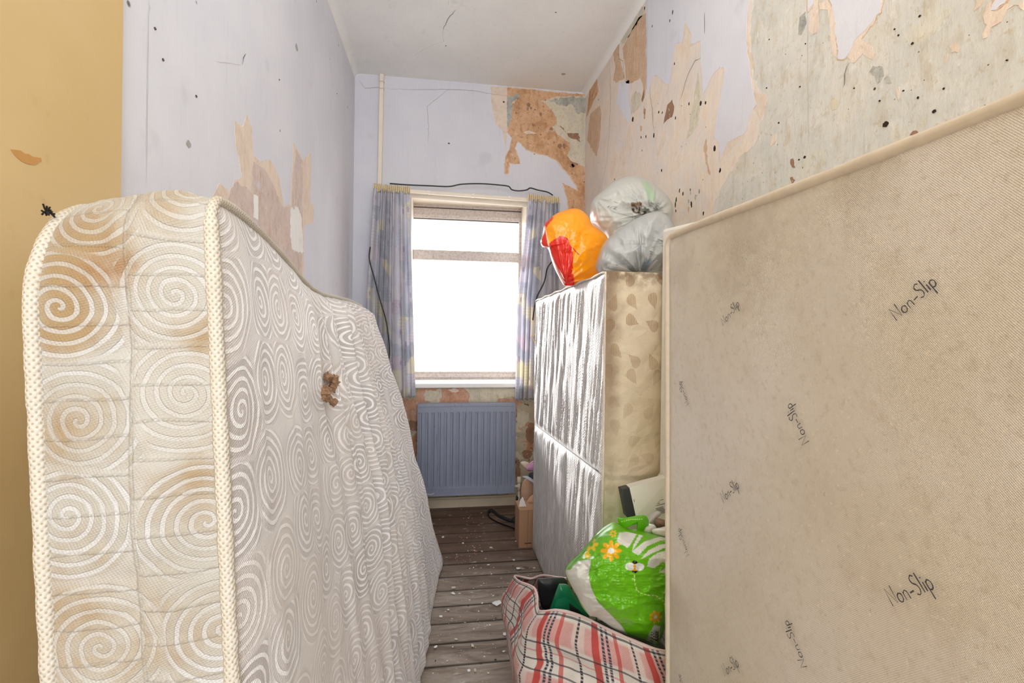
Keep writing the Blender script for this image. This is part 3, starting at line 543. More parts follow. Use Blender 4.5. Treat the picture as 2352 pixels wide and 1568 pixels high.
mb.build('torn_stuffing', M['foam'], mat_root, smooth=False, label='brown torn foam poking out of a hole')
mb = MB(); c0 = onY(107, 487, .545)
for q in range(16):
    d = np.array([random.uniform(-1, 1), random.uniform(-1, 1), random.uniform(-.6, 1)]); mb.tube(smoothpath([c0, c0 + d * .003, c0 + d * .0055 + np.array([0, 0, random.uniform(-.003, .003)])], 3), .0009, 5)
mb.build('corner_thread', M['char'], mat_root)

# ---------------------------------------------------------------- bed base with non-slip canvas, right
g = G('non_slip_canvas', .9, .15); v = g.tc(); q = g.sep(v); fr = 2500.
w = g.m2('MULTIPLY', g.m2('SINE', g.m2('MULTIPLY', q[1], fr)), g.m2('SINE', g.m2('MULTIPLY', q[2], fr)))
soft = g.ss(g.noise(v, 1.2, 3), .35, .6); c = g.mix(g.ss(g.noise(v, 2.2, 6), .35, .7), lin(210, 204, 199), lin(199, 190, 173)); n = g.noise(v, 16, 7, .65)
c = g.mix(g.ss(n, .5, .75, 0, .3), c, lin(176, 160, 140)); c = g.mix(g.ss(g.noise(v, 75, 6, .75), .5, .68, 0, .4), c, lin(172, 158, 138)); c = g.mix(g.ss(g.noise(v, 180, 4), .58, .75, 0, .6), c, lin(228, 216, 200)); c = g.mix(g.ss(g.noise(g.map(v, (1, 1, 1), rot=(.6, 0, 0)), 90, 5, .7), .6, .75, 0, .5), c, lin(150, 134, 112))
c = g.mix(g.ss(w, .2, 1, 0, .35), c, lin(160, 140, 112))
n26 = g.m2('MULTIPLY', g.m2('SUBTRACT', g.noise(v, 26, 6), .5), 2.4)
for (cy, cz, r, st) in [(.74, 1.32, .10, .3), (.93, 1.3, .08, .25), (.5, 1.36, .07, .22), (.93, .62, .08, .22)]:
    dd = g.m2('ADD', g.m2('DIVIDE', g.vm('DISTANCE', g.comb(0., q[1], q[2]), (0., cy - .05, cz)), r), n26); c = g.mix(g.ss(dd, .1, 1.2, st, 0), c, lin(138, 120, 100))
g.color(c); g.set('Sheen Weight', .3); g.bump(g.m2('ADD', g.m2('MULTIPLY', w, .6), g.noise(v, 260, 4)), .0006, .6); M['canvas'] = g.m
M['ink'] = plain('grey_black_ink', lin(74, 72, 72), .8)
M['basecloth'] = plain('dusty_cream_base_cloth', lin(206, 192, 174), .8, n=.12, sc=18)
M['cord'] = plain('cream_piping_cord', lin(202, 190, 172), .8, n=.15, sc=60)
base = thing('bed_base', (.62, .05, 0), 'cream canvas bed base printed Non-Slip, standing on edge at the right', 'bed base')
BXF = .49; BZT = CAMZ + .199
def bfar(z): return .956 + .043 * (z / BZT)
ny, nz = 180, 150; Yg = np.linspace(0, 1, ny)[:, None]; zg = np.linspace(0, BZT, nz)[None, :]
yy = -.9 + (bfar(zg) + .9) * Yg; zz = np.broadcast_to(zg, yy.shape); ed = np.minimum(np.minimum((1 - Yg) * 1.9, BZT - zg), 9)
xx = BXF - .006 * (1 - np.exp(-ed / .03)) + .002 * fbm(yy * 4, zz * 4, 3, 9) * np.minimum(1, ed * 20)
mb = MB(); mb.add(np.stack([xx, yy, zz], -1).reshape(-1, 3), [f[::-1] for f in gridF(ny, nz)])
# words, written with pen strokes in letter units (x right, y up, x-height 1)
LET = {'N': (1.5, [[(0,0),(.1,2.1),(1.1,.1),(1.25,2.2)]]), 'o': (1.15, [[(.5,1.05),(.12,.8),(.05,.3),(.4,0),(.8,.25),(.85,.8),(.5,1.05)]]), 'n': (1.1, [[(.1,0),(.15,1)], [(.15,.75),(.5,1.05),(.8,.8),(.85,0)]]),
       '-': (1.0, [[(.1,.55),(.85,.62)]]), 'S': (1.15, [[(.95,2.0),(.6,2.2),(.2,1.9),(.25,1.4),(.75,1.0),(.85,.45),(.5,0),(.05,.15)]]), 'l': (.45, [[(.2,2.3),(.15,0)]]), 'i': (.45, [[(.2,1.05),(.15,0)], [(.2,1.5),(.24,1.65)]]), 'p': (1.1, [[(.15,1.05),(.1,-1.0)], [(.12,.8),(.5,1.1),(.85,.75),(.75,.2),(.4,0),(.12,.2)]])}
def word(a, b, first='S', w=.0016):
    A = onX(*a, BXF)[1:]; B = onX(*b, BXF)[1:]; 
    tot = sum(LET[ch][0] for ch in 'Non-Slip'); d = (B - A); L = np.linalg.norm(d); e = d / L; u = L / tot; up = np.array([e[1], -e[0]])   # seen from -X, +Y is left
    off = 0; 
    for ci, ch in enumerate('Non-Slip'):
        wd, strokes = LET[ch]
        for sk in strokes:
            K = smoothpath([np.array(p) for p in sk], 5) if ch not in 'N' else np.array(sk)
            Q = [A + e * (off + p[0]) * u + up * p[1] * u for p in K]; V = []
            for i, q0 in enumerate(Q):
                t = Q[min(i + 1, len(Q) - 1)] - Q[max(i - 1, 0)]; t = t / (np.linalg.norm(t) + 1e-9); o = np.array([-t[1], t[0]]) * w * u / .009 * (.9 + .3 * float(noise2(i * .7, ci, 2)))
                for sg in (1, -1): c = q0 + o * sg * .5; V.append((BXF - .0092 + .002 * float(fbm(c[0] * 4, c[1] * 4, 3, 9)), c[0], c[1]))
            mb.add(V, [(2 * i, 2 * i + 1, 2 * i + 3, 2 * i + 2) for i in range(len(Q) - 1)], 1)
        off += wd
for a, b in [((2075,736),(2172,650)), ((2068,1390),(2168,1348)), ((1872,1012),(1828,922)), ((1672,748),(1710,700)), ((1591,925),(1571,873)), ((1671,1153),(1710,1118)), ((1868,1528),(1822,1420)), ((1674,1552),(1708,1528)), ((1592,1272),(1570,1210)), ((1590,1600),(1570,1545))]:
    word(a, b)
mb.build('underside_fabric', [M['canvas'], M['ink']], base, smooth=True, label='canvas face printed with Non-Slip words')
mb = MB(); BT = .17
mb.hexa([(BXF,-.9,0),(BXF+BT,-.9,0),(BXF+BT,bfar(0),0),(BXF,bfar(0),0),(BXF,-.9,BZT),(BXF+BT,-.9,BZT),(BXF+BT,bfar(BZT),BZT),(BXF,bfar(BZT),BZT)]); mb.build('base_frame', M['basecloth'], base, bevel=.01)
rim = [(BXF + .001, bfar(z) + .002, z) for z in np.linspace(0, BZT - .022, 40)] + [(BXF + .001, bfar(BZT) - .022 + .024 * math.cos(a), BZT - .022 + .025 * math.sin(a)) for a in np.linspace(0, math.pi / 2, 8)[1:]] + [(BXF + .001, y, BZT + .003 + .0015 * math.sin(y * 9)) for y in np.linspace(.95, -.9, 60)]
rim = np.array(rim); V, F = tube(rim, .008 * (1 + .1 * fbm(np.arange(len(rim)) * .7, 0 * np.arange(len(rim)), 2, 3)), 10); obj('piping', V, F, M['cord'], base)
# mattress corner showing behind the base
cm = thing('upright_mattress', (.76, .1, 0), 'white mattress corner peeking out behind the top of the canvas bed base', 'mattress')
mb = MB(); c1 = onX(1526, 536, .668); 
YM = c1[1] + .014; ZM = c1[2] + .016
mb.hexa([(.666,-.8,0),(.86,-.8,0),(.86,YM,0),(.666,YM,0),(.666,-.8,ZM-.2),(.86,-.8,ZM-.2),(.86,YM,ZM),(.666,YM,ZM)]); mb.build('cover', plain('white_knit_cover', lin(236, 233, 227), .8), cm, bevel=.01)

# ---------------------------------------------------------------- divan with silver cloth, middle
DX, DY0, DY1 = .5, 1.432, 2.53; DZ0, DZ1 = CAMZ + .174, CAMZ + .145; DW = .38
dv = thing('divan_base', (DX + .2, 2, 0), 'divan with creased silver dust cloth and beige leaf-pattern side, standing on end', 'divan base')
g = G('silver_dust_cloth', .5, .5); v = g.uv(); q = g.sep(v); st = g.noise(g.map(v, (1., .09, 1.)), 120, 5, .6); n = g.noise(v, 5, 4)
wv = g.m2('MULTIPLY', g.m2('SINE', g.m2('MULTIPLY', q[0], 900.)), g.m2('SINE', g.m2('MULTIPLY', q[1], 700.)))
g.color(g.mix(g.ss(st, .4, .7), lin(196, 194, 196), lin(226, 226, 228))); g.set('Roughness', g.ss(st, .4, .7, .6, .38)); g.set('Metallic', .12); g.bump(g.m2('ADD', g.m2('MULTIPLY', st, 1.4), g.m2('MULTIPLY', wv, .35)), .003, .8); M['silver'] = g.m
ny, nz = 260, 320; u, t = np.meshgrid(np.linspace(0, 1, ny), np.linspace(0, 1, nz), indexing='ij')
sag = -.012 * np.sin(u * math.pi) * 0; ZTOP = DZ0 + (DZ1 - DZ0) * u
Yv = DY0 + (DY1 - DY0) * u; Zv = t * ZTOP; ed = np.minimum(np.minimum(u, 1 - u) * 1.1, np.minimum(t, 1 - t) * 1.35)
slant = Yv - .22 * (1 - t)
D = .005 * ridge(slant * 5.5, Zv * .9, 3, 12) + .0022 * np.sin(slant * 62 + 2.5 * fbm(Yv * 3, Zv * 1.5, 2, 3)) + .0042 * ridge(slant * 27, Zv * 2.4, 2, 15) + .0015 * ridge(slant * 60, Zv * 4, 2, 18)
a1, a2 = onX(1235, 976, DX), onX(1380, 1082, DX); dd = (a2 - a1)[1:]; nn = np.array([-dd[1], dd[0]]) / np.linalg.norm(dd); ds = (Yv - a1[1]) * nn[0] + (Zv - a1[2]) * nn[1]
D = D * (1 - .93 * np.exp(-(ds / .02) ** 2)) 
D = D * np.clip(ed * 25, .1, 1) + .008 * (1 - np.exp(-ed / .03))
obj('silver_cover', np.stack([DX - D, Yv, Zv], -1).reshape(-1, 3), [f[::-1] for f in gridF(ny, nz)], M['silver'], dv, uv=np.stack([Yv, Zv], -1).reshape(-1, 2), label='shiny creased silver white cloth with a diagonal seam')
V, F = tube(np.array([a1 + (a2 - a1) * q / 30 - [.0085, 0, 0] for q in range(31)]), .0022, 6); obj('seam', V, F, plain('grey_seam', lin(120, 118, 118), .9), dv)
g = G('beige_leaf_damask', .6, .3); v = g.tc(); q = g.sep(v); vv = g.comb(q[0], q[2], 0.)
o = g.vor(g.map(vv, (1, .8, 1)), 15, .6, dims='2D'); d = g.vm('SUBTRACT', g.map(vv, (1, .8, 1)), o['Position']); rc = g.sep(o['Color'])
rot = g.node('ShaderNodeVectorRotate', rotation_type='Z_AXIS'); g.put(rot.inputs['Vector'], d); g.put(rot.inputs['Angle'], g.m2('MULTIPLY', g.m2('ADD', rc[0], rc[2]), 11.)); e = g.sep(rot.outputs[0])
ex = g.m2('DIVIDE', e[0], g.m2('ADD', .0125, g.m2('MULTIPLY', e[1], .5))); ey_ = g.m2('DIVIDE', e[1], .023); leaf = g.ss(g.m2('ADD', g.m2('MULTIPLY', ex, ex), g.m2('MULTIPLY', ey_, ey_)), .85, 1.02, 1, 0)
stp = g.ss(g.m2('SINE', g.m2('MULTIPLY', q[0], 1250.)), -.2, .5, .45, 1)
fade = g.m2('MULTIPLY', g.ss(q[2], .95, 1.3, .3, .85), g.ss(g.noise(v, 4, 3), .3, .6, .6, 1))
c = g.mix(g.ss(g.noise(v, 5, 5), .35, .7), lin(224, 212, 190), lin(214, 200, 174)); c = g.mix(g.m2('MULTIPLY', g.m2('MULTIPLY', leaf, stp), fade), c, lin(150, 112, 70))
fe = g.m2('ADD', q[0], g.m2('MULTIPLY', g.m2('SUBTRACT', g.noise(v, 12, 5), .5), .06)); c = g.mix(g.m2('MULTIPLY', g.ss(fe, -.19, -.14, .8, 0), g.ss(q[2], .5, 1.2, .25, 1)), c, lin(128, 102, 78)); c = g.mix(g.m2('MULTIPLY', g.ss(q[2], 1.28, 1.36, 0, .75), g.ss(g.noise(v, 30, 5), .35, .6)), c, lin(110, 88, 66))
g.color(c); g.bump(g.m2('ADD', g.m2('MULTIPLY', g.vor(vv, 22, 1., 'DISTANCE_TO_EDGE', dims='2D')[0], 3.), g.noise(v, 150, 3)), .003, .5); M['damask'] = g.m
nx, nz = 60, 160; u, t = np.meshgrid(np.linspace(0, 1, nx), np.linspace(0, 1, nz), indexing='ij'); Xv = DX + DW * u; Zv = t * (DZ0 + .004)
Bm = .01 * (1 - np.exp(-np.minimum(np.minimum(u, 1 - u) * .4, np.minimum(t, 1 - t) * 1.3) / .03)) + .0025 * fbm(Xv * 22, Zv * 22, 3, 4); jn = CAMZ + (onY(1450, 1101, DY0)[2] - CAMZ)
Bm -= .012 * np.exp(-((Zv - jn) / .004) ** 2)
obj('side_panel', np.stack([Xv, DY0 - Bm, Zv], -1).reshape(-1, 3), gridF(nx, nz), M['damask'], dv, label='beige side panel woven with striped leaf shapes')
mb = MB(); mb.hexa([(DX+.002,DY0+.002,0),(DX+DW,DY0+.002,0),(DX+DW,DY1,0),(DX+.002,DY1,0),(DX+.002,DY0+.002,DZ0-.002),(DX+DW,DY0+.002,DZ0-.002),(DX+DW,DY1,DZ1-.002),(DX+.002,DY1,DZ1-.002)]); mb.build('carcass', M['basecloth'], dv, bevel=.004)
rim = np.array([(DX - .003, DY0 - .003, z) for z in np.linspace(0, DZ0, 50)] + [(DX - .004, y, DZ0 + (DZ1 - DZ0) * (y - DY0) / (DY1 - DY0) + .002 * math.sin(y * 31)) for y in np.linspace(DY0, DY1, 60)[1:]] + [(DX - .002, DY1, z) for z in np.linspace(DZ1, 0, 40)[1:]])
V, F = tube(rim, .0038 * (1 + .2 * fbm(np.arange(len(rim)) * .6, 0 * np.arange(len(rim)), 2, 5)), 8); obj('piping', V, F, plain('grubby_white_piping', lin(210, 200, 186), .7, n=.3, sc=40), dv)

#@@PART2
# ---------------------------------------------------------------- radiator
rad = thing('radiator', (.17, 3.16, .1), 'blue-grey painted panel radiator on the wall under the window', 'radiator')
g = G('blue_grey_radiator_paint', .38, .5); v = g.tc(); c = g.mix(g.noise(v, 6, 5), lin(130, 140, 162), lin(146, 154, 175)); c = g.mix(g.ss(g.noise(g.map(v, (5, 5, .6)), 12, 5), .58, .75, 0, .5), c, lin(98, 106, 128)); g.color(speckle(g, v, c, 24, .045, lin(60, 60, 66))); M['rad'] = g.m
RX0, RX1, RZ0, RZ1, RY = -.142, .479, .113, .69, 3.09
xs = []; nrb = 15; pw = (RX1 - RX0 - .03) / nrb
prof = [(RX0 + .001, .003), (RX0 + .014, 0)]
for q in range(nrb):
    b = RX0 + .015 + q * pw; prof += [(b + pw * .1, 0), (b + pw * .14, .0025), (b + pw * .2, .0025), (b + pw * .25, -.001), (b + pw * .72, -.001), (b + pw * .78, .0035), (b + pw * .85, .0035), (b + pw * .92, 0)]
prof += [(RX1 - .012, 0), (RX1 - .001, .003)]
zs = [(RZ0 + .002, 0), (RZ0 + .045, 0), (RZ0 + .06, 1), (RZ1 - .06, 1), (RZ1 - .048, 0), (RZ1 - .002, 0)]
V = [(x, RY + d * k + (.0015 if k else 0), z) for x, d in prof for z, k in zs]
mb = MB(); mb.add(V, gridF(len(prof), len(zs))); mb.box((RX0, RY + .004, RZ0), (RX1, RY + .016, RZ1)); mb.build('front_panel', M['rad'], rad, bevel=.0015)
mb = MB(); mb.box((RX0, RY + .058, RZ0), (RX1, RY + .068, RZ1)); mb.build('back_panel', M['rad'], rad)
mb = MB(); mb.box((RX0 + .004, RY - .004, RZ1 - .012), (RX1 - .004, RY + .07, RZ1 + .003)); 
for q in range(24): mb.box((RX0 + .02 + q * .025, RY + .012, RZ1 + .003), (RX0 + .03 + q * .025, RY + .055, RZ1 + .005))
mb.build('top_grille', M['rad'], rad, bevel=.002)
mb = MB(); mb.box((RX0 - .002, RY - .003, RZ0 - .003), (RX1 + .002, RY + .07, RZ0 + .006)); mb.box((RX0 - .003, RY - .002, RZ0), (RX0 + .002, RY + .07, RZ1)); mb.box((RX1 - .002, RY - .002, RZ0), (RX1 + .003, RY + .07, RZ1)); mb.build('side_trim', M['rad'], rad, bevel=.001)
vx = RX1 + .035; mb = MB(); mb.tube([(RX1, RY + .04, RZ0 + .03), (vx, RY + .04, RZ0 + .03)], .009); mb.tube([(vx, RY + .04, RZ0 + .0), (vx, RY + .04, RZ0 + .05)], .011); mb.tube([(vx, RY + .04, RZ0 + .05), (vx, RY + .04, RZ0 + .056), (vx, RY + .04, RZ0 + .09)], [.012, .016, .014], 12)
vv = mb.build('valve', M['trim'], rad, smooth=True); MB().tube([(vx, RY + .04, 0), (vx, RY + .04, RZ0)], .0075).build('pipe', M['trim'], rad, smooth=True)
mb = MB(); mb.tube(smoothpath([onY(963, 1136, RY - .004), onY(975, 1134, RY - .005), onY(990, 1135, RY - .004), onY(997, 1132, RY - .004)], 4), [.0008 + .0012 * abs(math.sin(i_ * 1.7)) for i_ in range(13)], 5); mb.build('chipped_edge', M['trim'], rad, label='white chip where the paint has come off')

# ---------------------------------------------------------------- curtain rail, pipe trunking, cables
L0, L1 = onY(862, 432, 3.12), onY(1285, 463, 3.12)
rl = thing('curtain_rail', (.17, 3.12, 2.05), 'cream painted curtain rail above the window, sagging to the right', 'curtain rail')
def bar(mb, A, B, dy0, dy1, h, m=0): mb.hexa([(A[0],A[1]+dy0,A[2]-h),(B[0],B[1]+dy0,B[2]-h),(B[0],B[1]+dy1,B[2]-h),(A[0],A[1]+dy1,A[2]-h),(A[0],A[1]+dy0,A[2]+h),(B[0],B[1]+dy0,B[2]+h),(B[0],B[1]+dy1,B[2]+h),(A[0],A[1]+dy1,A[2]+h)], m)
mb = MB(); bar(mb, L0, L1, 0, .018, .011); mb.build('rail', M['trim'], rl, bevel=.003)
mb = MB(); A, B = onY(935, 445, 3.185), onY(1222, 468, 3.185); bar(mb, A, B, 0, .014, .022); mb.build('batten', M['trim'], rl, bevel=.003)
for px, py in [(985, 437), (1087, 444), (1170, 450), (872, 430), (1274, 461)]:
    p = onY(px, py, 3.115); m_ = MB(); m_.box(p - [.006, .002, .012], p + [.006, .085, -.002]); m_.tube([p + [0, 0, -.01], p + [0, -.006, -.018], p + [.003, 0, -.024]], .002, 6); m_.build('bracket', M['white'], rl)
pp = [onY(877, 176, 3.185), onY(872, 424, 3.185)]
pt = thing('pipe_trunking', tuple(pp[1]), 'narrow cream pipe running from the ceiling down to the left end of the curtain rail', 'pipe')
mb = MB(); mb.hexa([(pp[1][0]-.013,3.172,pp[1][2]),(pp[1][0]+.013,3.172,pp[1][2]),(pp[1][0]+.013,3.199,pp[1][2]),(pp[1][0]-.013,3.199,pp[1][2]),(pp[0][0]-.013,3.172,ZC-.001),(pp[0][0]+.013,3.172,ZC-.001),(pp[0][0]+.013,3.199,ZC-.001),(pp[0][0]-.013,3.199,ZC-.001)]); mb.build('trunking', M['trim'], pt, bevel=.004)
for z in (2.745, 2.70): MB().box((pp[0][0] - .0145, 3.17, z), (pp[0][0] + .0145, 3.2, z + .006)).build('clip', M['skirt'], pt)
M['black'] = plain('black_plastic', lin(34, 36, 38), .35, .5)
M['cable'] = plain('black_cable', lin(44, 50, 48), .5, .4)
k4 = lambda p: crop(p, 2.704, 780, 380)
def cable(name, pts, Y, r, label):
    P = smoothpath([onY(x, y, Y if not isinstance(Y, list) else Y[i]) for i, (x, y) in enumerate(pts)], 8); V, F = tube(P, r, 8)
    return tag(obj(name, V, F, M['cable'], origin=P[-1]), label, 'cable')
cable('cable', k4([(312,112),(420,120),(560,126),(680,130),(760,116),(880,113),(1000,122),(1050,130),(1070,150),(1110,157),(1160,152),(1185,140),(1230,152),(1290,165),(1325,185)]), 3.13, .0045, 'black cable lying wavily along the top of the curtain rail')
cable('cable', k4([(190,505),(185,580),(213,690),(250,830),(285,950),(303,1060),(310,1170),(290,1260),(265,1350)]), 3.035, .004, 'black cable hanging in front of the left curtain')
cable('cable', k4([(1345,575),(1325,590),(1290,640),(1272,720),(1228,810),(1212,870),(1200,960)]), 3.035, .0045, 'black cable hanging in front of the right curtain beside the orange bag')

# ---------------------------------------------------------------- curtains
g = G('printed_cotton_curtain', .85, .15); v = g.uv(); vn = g.vm('ADD', v, g.vm('SCALE', g.vm('SUBTRACT', g.noise(v, 20, 3, col=True), (.5, .5, .5)), sc=.02))
o = g.vor(vn, 11, .85, dist='CHEBYCHEV', dims='2D'); rc = g.sep(o['Color'])
c = g.ramp(rc[0], [(0, lin(204, 206, 220)), (.2, lin(214, 212, 224)), (.4, lin(186, 192, 208)), (.52, lin(236, 230, 206)), (.66, lin(222, 220, 228)), (.8, lin(172, 180, 196)), (.9, lin(220, 208, 220))], 'CONSTANT')
c = g.mix(g.ss(g.noise(v, 9, 3), .4, .6, 0, .5), c, lin(220, 220, 230))
o2 = g.vor(vn, 15, .6, dims='2D'); d = g.sep(g.vm('SUBTRACT', vn, o2['Position'])); r2 = g.sep(o2['Color']); el = g.m2('ADD', g.m2('POWER', g.m2('DIVIDE', d[0], .009), 2.), g.m2('POWER', g.m2('DIVIDE', d[1], .02), 2.))
c = g.mix(g.m2('MULTIPLY', g.ss(el, .8, 1.1, .85, 0), g.m2('GREATER_THAN', r2[0], .68)), c, lin(160, 146, 184))
q = g.sep(vn); ln = g.m2('MULTIPLY', g.ss(g.m2('SINE', g.m2('MULTIPLY', q[0], 520.)), .8, .95), g.m2('MULTIPLY', g.m2('GREATER_THAN', rc[1], .62), g.ss(o['Distance'], .2, .34, 1, 0))); c = g.mix(g.m2('MULTIPLY', ln, .7), c, lin(92, 84, 112))
l2 = g.m2('MULTIPLY', g.ss(g.m2('SINE', g.m2('MULTIPLY', q[1], 300.)), .9, .98), g.m2('GREATER_THAN', rc[2], .72)); c = g.mix(g.m2('MULTIPLY', l2, .5), c, lin(110, 124, 156)); c = g.mix(.35, c, lin(240, 238, 238))
g.color(c); g.bump(g.noise(v, 400, 2), .0008, .4); g.translucent(c, .42); M['curtain'] = g.m
M['heading'] = plain('yellowed_heading_tape', lin(226, 212, 178), .8, n=.12)
def curtain(label, top, bot, mid, z0, z1a, z1b, nf, seed, flat_side=0):
    root = thing('curtain', ((top[0] + top[1]) / 2, 3.09, z0), label, 'curtain')
    nu, nv = 260, 90; u, t = np.meshgrid(np.linspace(0, 1, nu), np.linspace(0, 1, nv), indexing='ij')
    w = np.minimum(1, t * 2.2); k0 = np.where(t < .5, top[0] + (mid[0] - top[0]) * t * 2, mid[0] + (bot[0] - mid[0]) * (t * 2 - 1)); k1 = np.where(t < .5, top[1] + (mid[1] - top[1]) * t * 2, mid[1] + (bot[1] - mid[1]) * (t * 2 - 1))
    uu = u + .018 * noise2(u * 6, t * 2, seed) * t; ph = 2 * np.pi * nf * (uu + .05 * np.sin(uu * 9 + seed)); fl = sstep(0, .2, u) if flat_side < 0 else (sstep(0, .2, 1 - u) if flat_side > 0 else 1)
    fl = .3 + .7 * fl; X = k0 + (k1 - k0) * u + .008 * np.cos(ph) * (.3 + .7 * t) * fl * np.minimum(1, np.minimum(u, 1 - u) * 12)
    Y = 3.088 - .034 * np.sign(np.sin(ph)) * np.abs(np.sin(ph)) ** .7 * fl * (.55 + .45 * t) - .004 * fbm(uu * 14, t * 3, 2, seed); zt = z0 + (z1a - z0) * 0
    ztop = top[2] + (top[3] - top[2]) * u; zb = z1a + (z1b - z1a) * u; Z = ztop + (zb - ztop) * t
    o = obj('drape', np.stack([X, Y, Z], -1).reshape(-1, 3), gridF(nu, nv), M['curtain'], root, uv=np.stack([u * nf * .075, (1 - t) * 1.35], -1).reshape(-1, 2)); s = o.modifiers.new('thick', 'SOLIDIFY'); s.thickness = .0015
    nu, nv = 400, 8; u, t = np.meshgrid(np.linspace(0, 1, nu), np.linspace(0, 1, nv), indexing='ij'); ph = u * 2 * np.pi * nf * 2.6
    X = top[0] - .004 + (top[1] - top[0] + .008) * u; Y = 3.098 - .009 * np.sin(ph) - .004 * np.sin(t * 3.14); Z = top[2] + (top[3] - top[2]) * u + .034 - .046 * t + .003 * np.sin(ph * .37)
    o = obj('heading_tape', np.stack([X, Y, Z], -1).reshape(-1, 3), gridF(nu, nv), M['heading'], root, label='cream gathered heading tape'); s = o.modifiers.new('thick', 'SOLIDIFY'); s.thickness = .002
    return root
curtain('faded lilac and yellow patterned curtain left of the window', (-.428, -.212, 2.035, 2.027), (-.47, -.158), (-.462, -.186), 2.03, .735, .74, 7, 3, 1)
rc_ = curtain('faded lilac and yellow patterned curtain right of the window, behind the orange bag', (.548, .758, 2.022, 2.012), (.476, .74), (.482, .765), 2.02, .715, .715, 6.5, 11, -1)
MB().tube(smoothpath([onY(1228, 765, 3.05), onY(1222, 775, 3.045), onY(1228, 785, 3.05), onY(1231, 800, 3.06)], 4), .006, 8).build('tie_cord', M['heading'], rc_, smooth=True)

# ---------------------------------------------------------------- soft bags and crumpled things
def closed(P, n=8):
    P = [np.array(p, float) for p in P]; N = len(P); out = []
    for i in range(N):
        a, b, c, d = P[i - 1], P[i], P[(i + 1) % N], P[(i + 2) % N]
        for k in range(n): t = k / n; out.append(.5 * (2 * b + (c - a) * t + (2 * a - 5 * b + 4 * c - d) * t * t + (3 * b - a - 3 * c + d) * t ** 3))
    return np.array(out)
def puff(name, px, Yc, tf, tb, m, parent=None, fold=None, paint=None, nt=160, nr=44, zmin=0., smooth=True, label=None, cat=None, group=None, back=(.5, .5, .5), ctr=None, sharp=False):
    P = closed(px, 8) if not sharp else np.array([p for p in px], float); c = np.array(ctr) if ctr is not None else P.mean(0); th = np.linspace(0, 2 * np.pi, nt, endpoint=False); R = np.zeros(nt); N = len(P)
    for i, a in enumerate(th):
        d = np.array([math.cos(a), math.sin(a)]); best = 0
        for j in range(N):
            p, q = P[j] - c, P[(j + 1) % N] - c; e = q - p; det = d[0] * -e[1] + d[1] * e[0]
            if abs(det) < 1e-9: continue
            s = (p[0] * -e[1] + p[1] * e[0]) / det; u = (d[0] * p[1] - d[1] * p[0]) / det
            if s > 0 and -1e-6 <= u <= 1 + 1e-6: best = max(best, s)
        R[i] = best
    rr = np.sin(np.linspace(0, 1, nr) * math.pi / 2); Vf = []; PX = []
    for r in rr:
        x = c[0] + r * R * np.cos(th); y = c[1] + r * R * np.sin(th); PX.append(np.stack([x, y], -1))
    PX = np.array(PX); dep = tf * np.sqrt(np.clip(1 - rr ** 2, 0, 1))[:, None] + np.zeros((nr, nt))
    if fold is not None: dep = dep + fold(PX[..., 0], PX[..., 1]) * np.clip((1 - rr[:, None] ** 8), 0, 1) * np.minimum(1, tf / .03)
    F3 = np.zeros((nr, nt, 3)); B3 = np.zeros((nr, nt, 3))
    for i in range(nr):
        for j in range(nt):
            F3[i, j] = onY(PX[i, j, 0], PX[i, j, 1], Yc - dep[i, j]); b = onY(PX[i, j, 0], PX[i, j, 1], Yc); B3[i, j] = b + [0, tb * math.sqrt(max(0, 1 - rr[i] ** 2)), 0]
    V = np.concatenate([F3, B3[::-1][1:]], 0); V[..., 2] = np.maximum(V[..., 2], zmin); n = V.shape[0]; col = None
    if paint is not None:
        cf = paint(PX[..., 0], PX[..., 1]); cb = np.zeros(((n - nr), nt, 3)) + np.array(back); cc = np.concatenate([cf, cb], 0); col = np.concatenate([cc, np.ones(cc.shape[:2] + (1,))], -1).reshape(-1, 4)
    o = obj(name, V.reshape(-1, 3), [f[::-1] for f in gridF(n, nt, False, True)], m, parent, smooth=smooth, col=col, label=label, origin=None if parent is not None else V.reshape(-1, 3)[V.reshape(-1, 3)[:, 2].argmin()])
    if cat: tag(o, label, cat, group)
    return o
def painter(base, layers, nz=.0):
    def f(x, y):
        c = np.zeros(x.shape + (3,)) + np.array(lin(*base)[:3])
        for L in layers:
            k, v, col = L[0], L[1], np.array(lin(*L[2])[:3])
            if k == 'poly': m = inside([tuple(p) for p in v], x, y)
            elif k == 'ell': m = ((x - v[0]) / v[2]) ** 2 + ((y - v[1]) / v[3]) ** 2 < 1
            elif k == 'petals':
                cx, cy, r0, n = v; a = np.arctan2(y - cy, x - cx); d = np.hypot(x - cx, y - cy); m = (d < r0 * (.35 + .65 * np.abs(np.cos(a * n / 2)) ** .7)) & (d > r0 * .3)
            elif k == 'line':
                m = np.zeros(x.shape, bool); pts, w, dash = v; acc = 0
                for (ax, ay), (bx, by) in zip(pts[:-1], pts[1:]):
                    dx, dy = bx - ax, by - ay; Ls = math.hypot(dx, dy); t = np.clip(((x - ax) * dx + (y - ay) * dy) / Ls ** 2, 0, 1); dd = np.hypot(x - ax - t * dx, y - ay - t * dy)
                    on = dd < w; 
                    if dash: on &= ((acc + t * Ls) % dash) < dash * .62
                    m |= on; acc += Ls
            elif k == 'bars':
                (ax, ay), (bx, by), hgt, n = v; dx, dy = bx - ax, by - ay; Ls = math.hypot(dx, dy); t = ((x - ax) * dx + (y - ay) * dy) / Ls ** 2; d = ((x - ax) * -dy + (y - ay) * dx) / Ls
                m = (t > 0) & (t < 1) & (d > 0) & (d < hgt) & (_h(np.floor(t * n), np.zeros_like(t), 3) > 0)
            c = np.where(m[..., None], col, c)
        return c
    return f
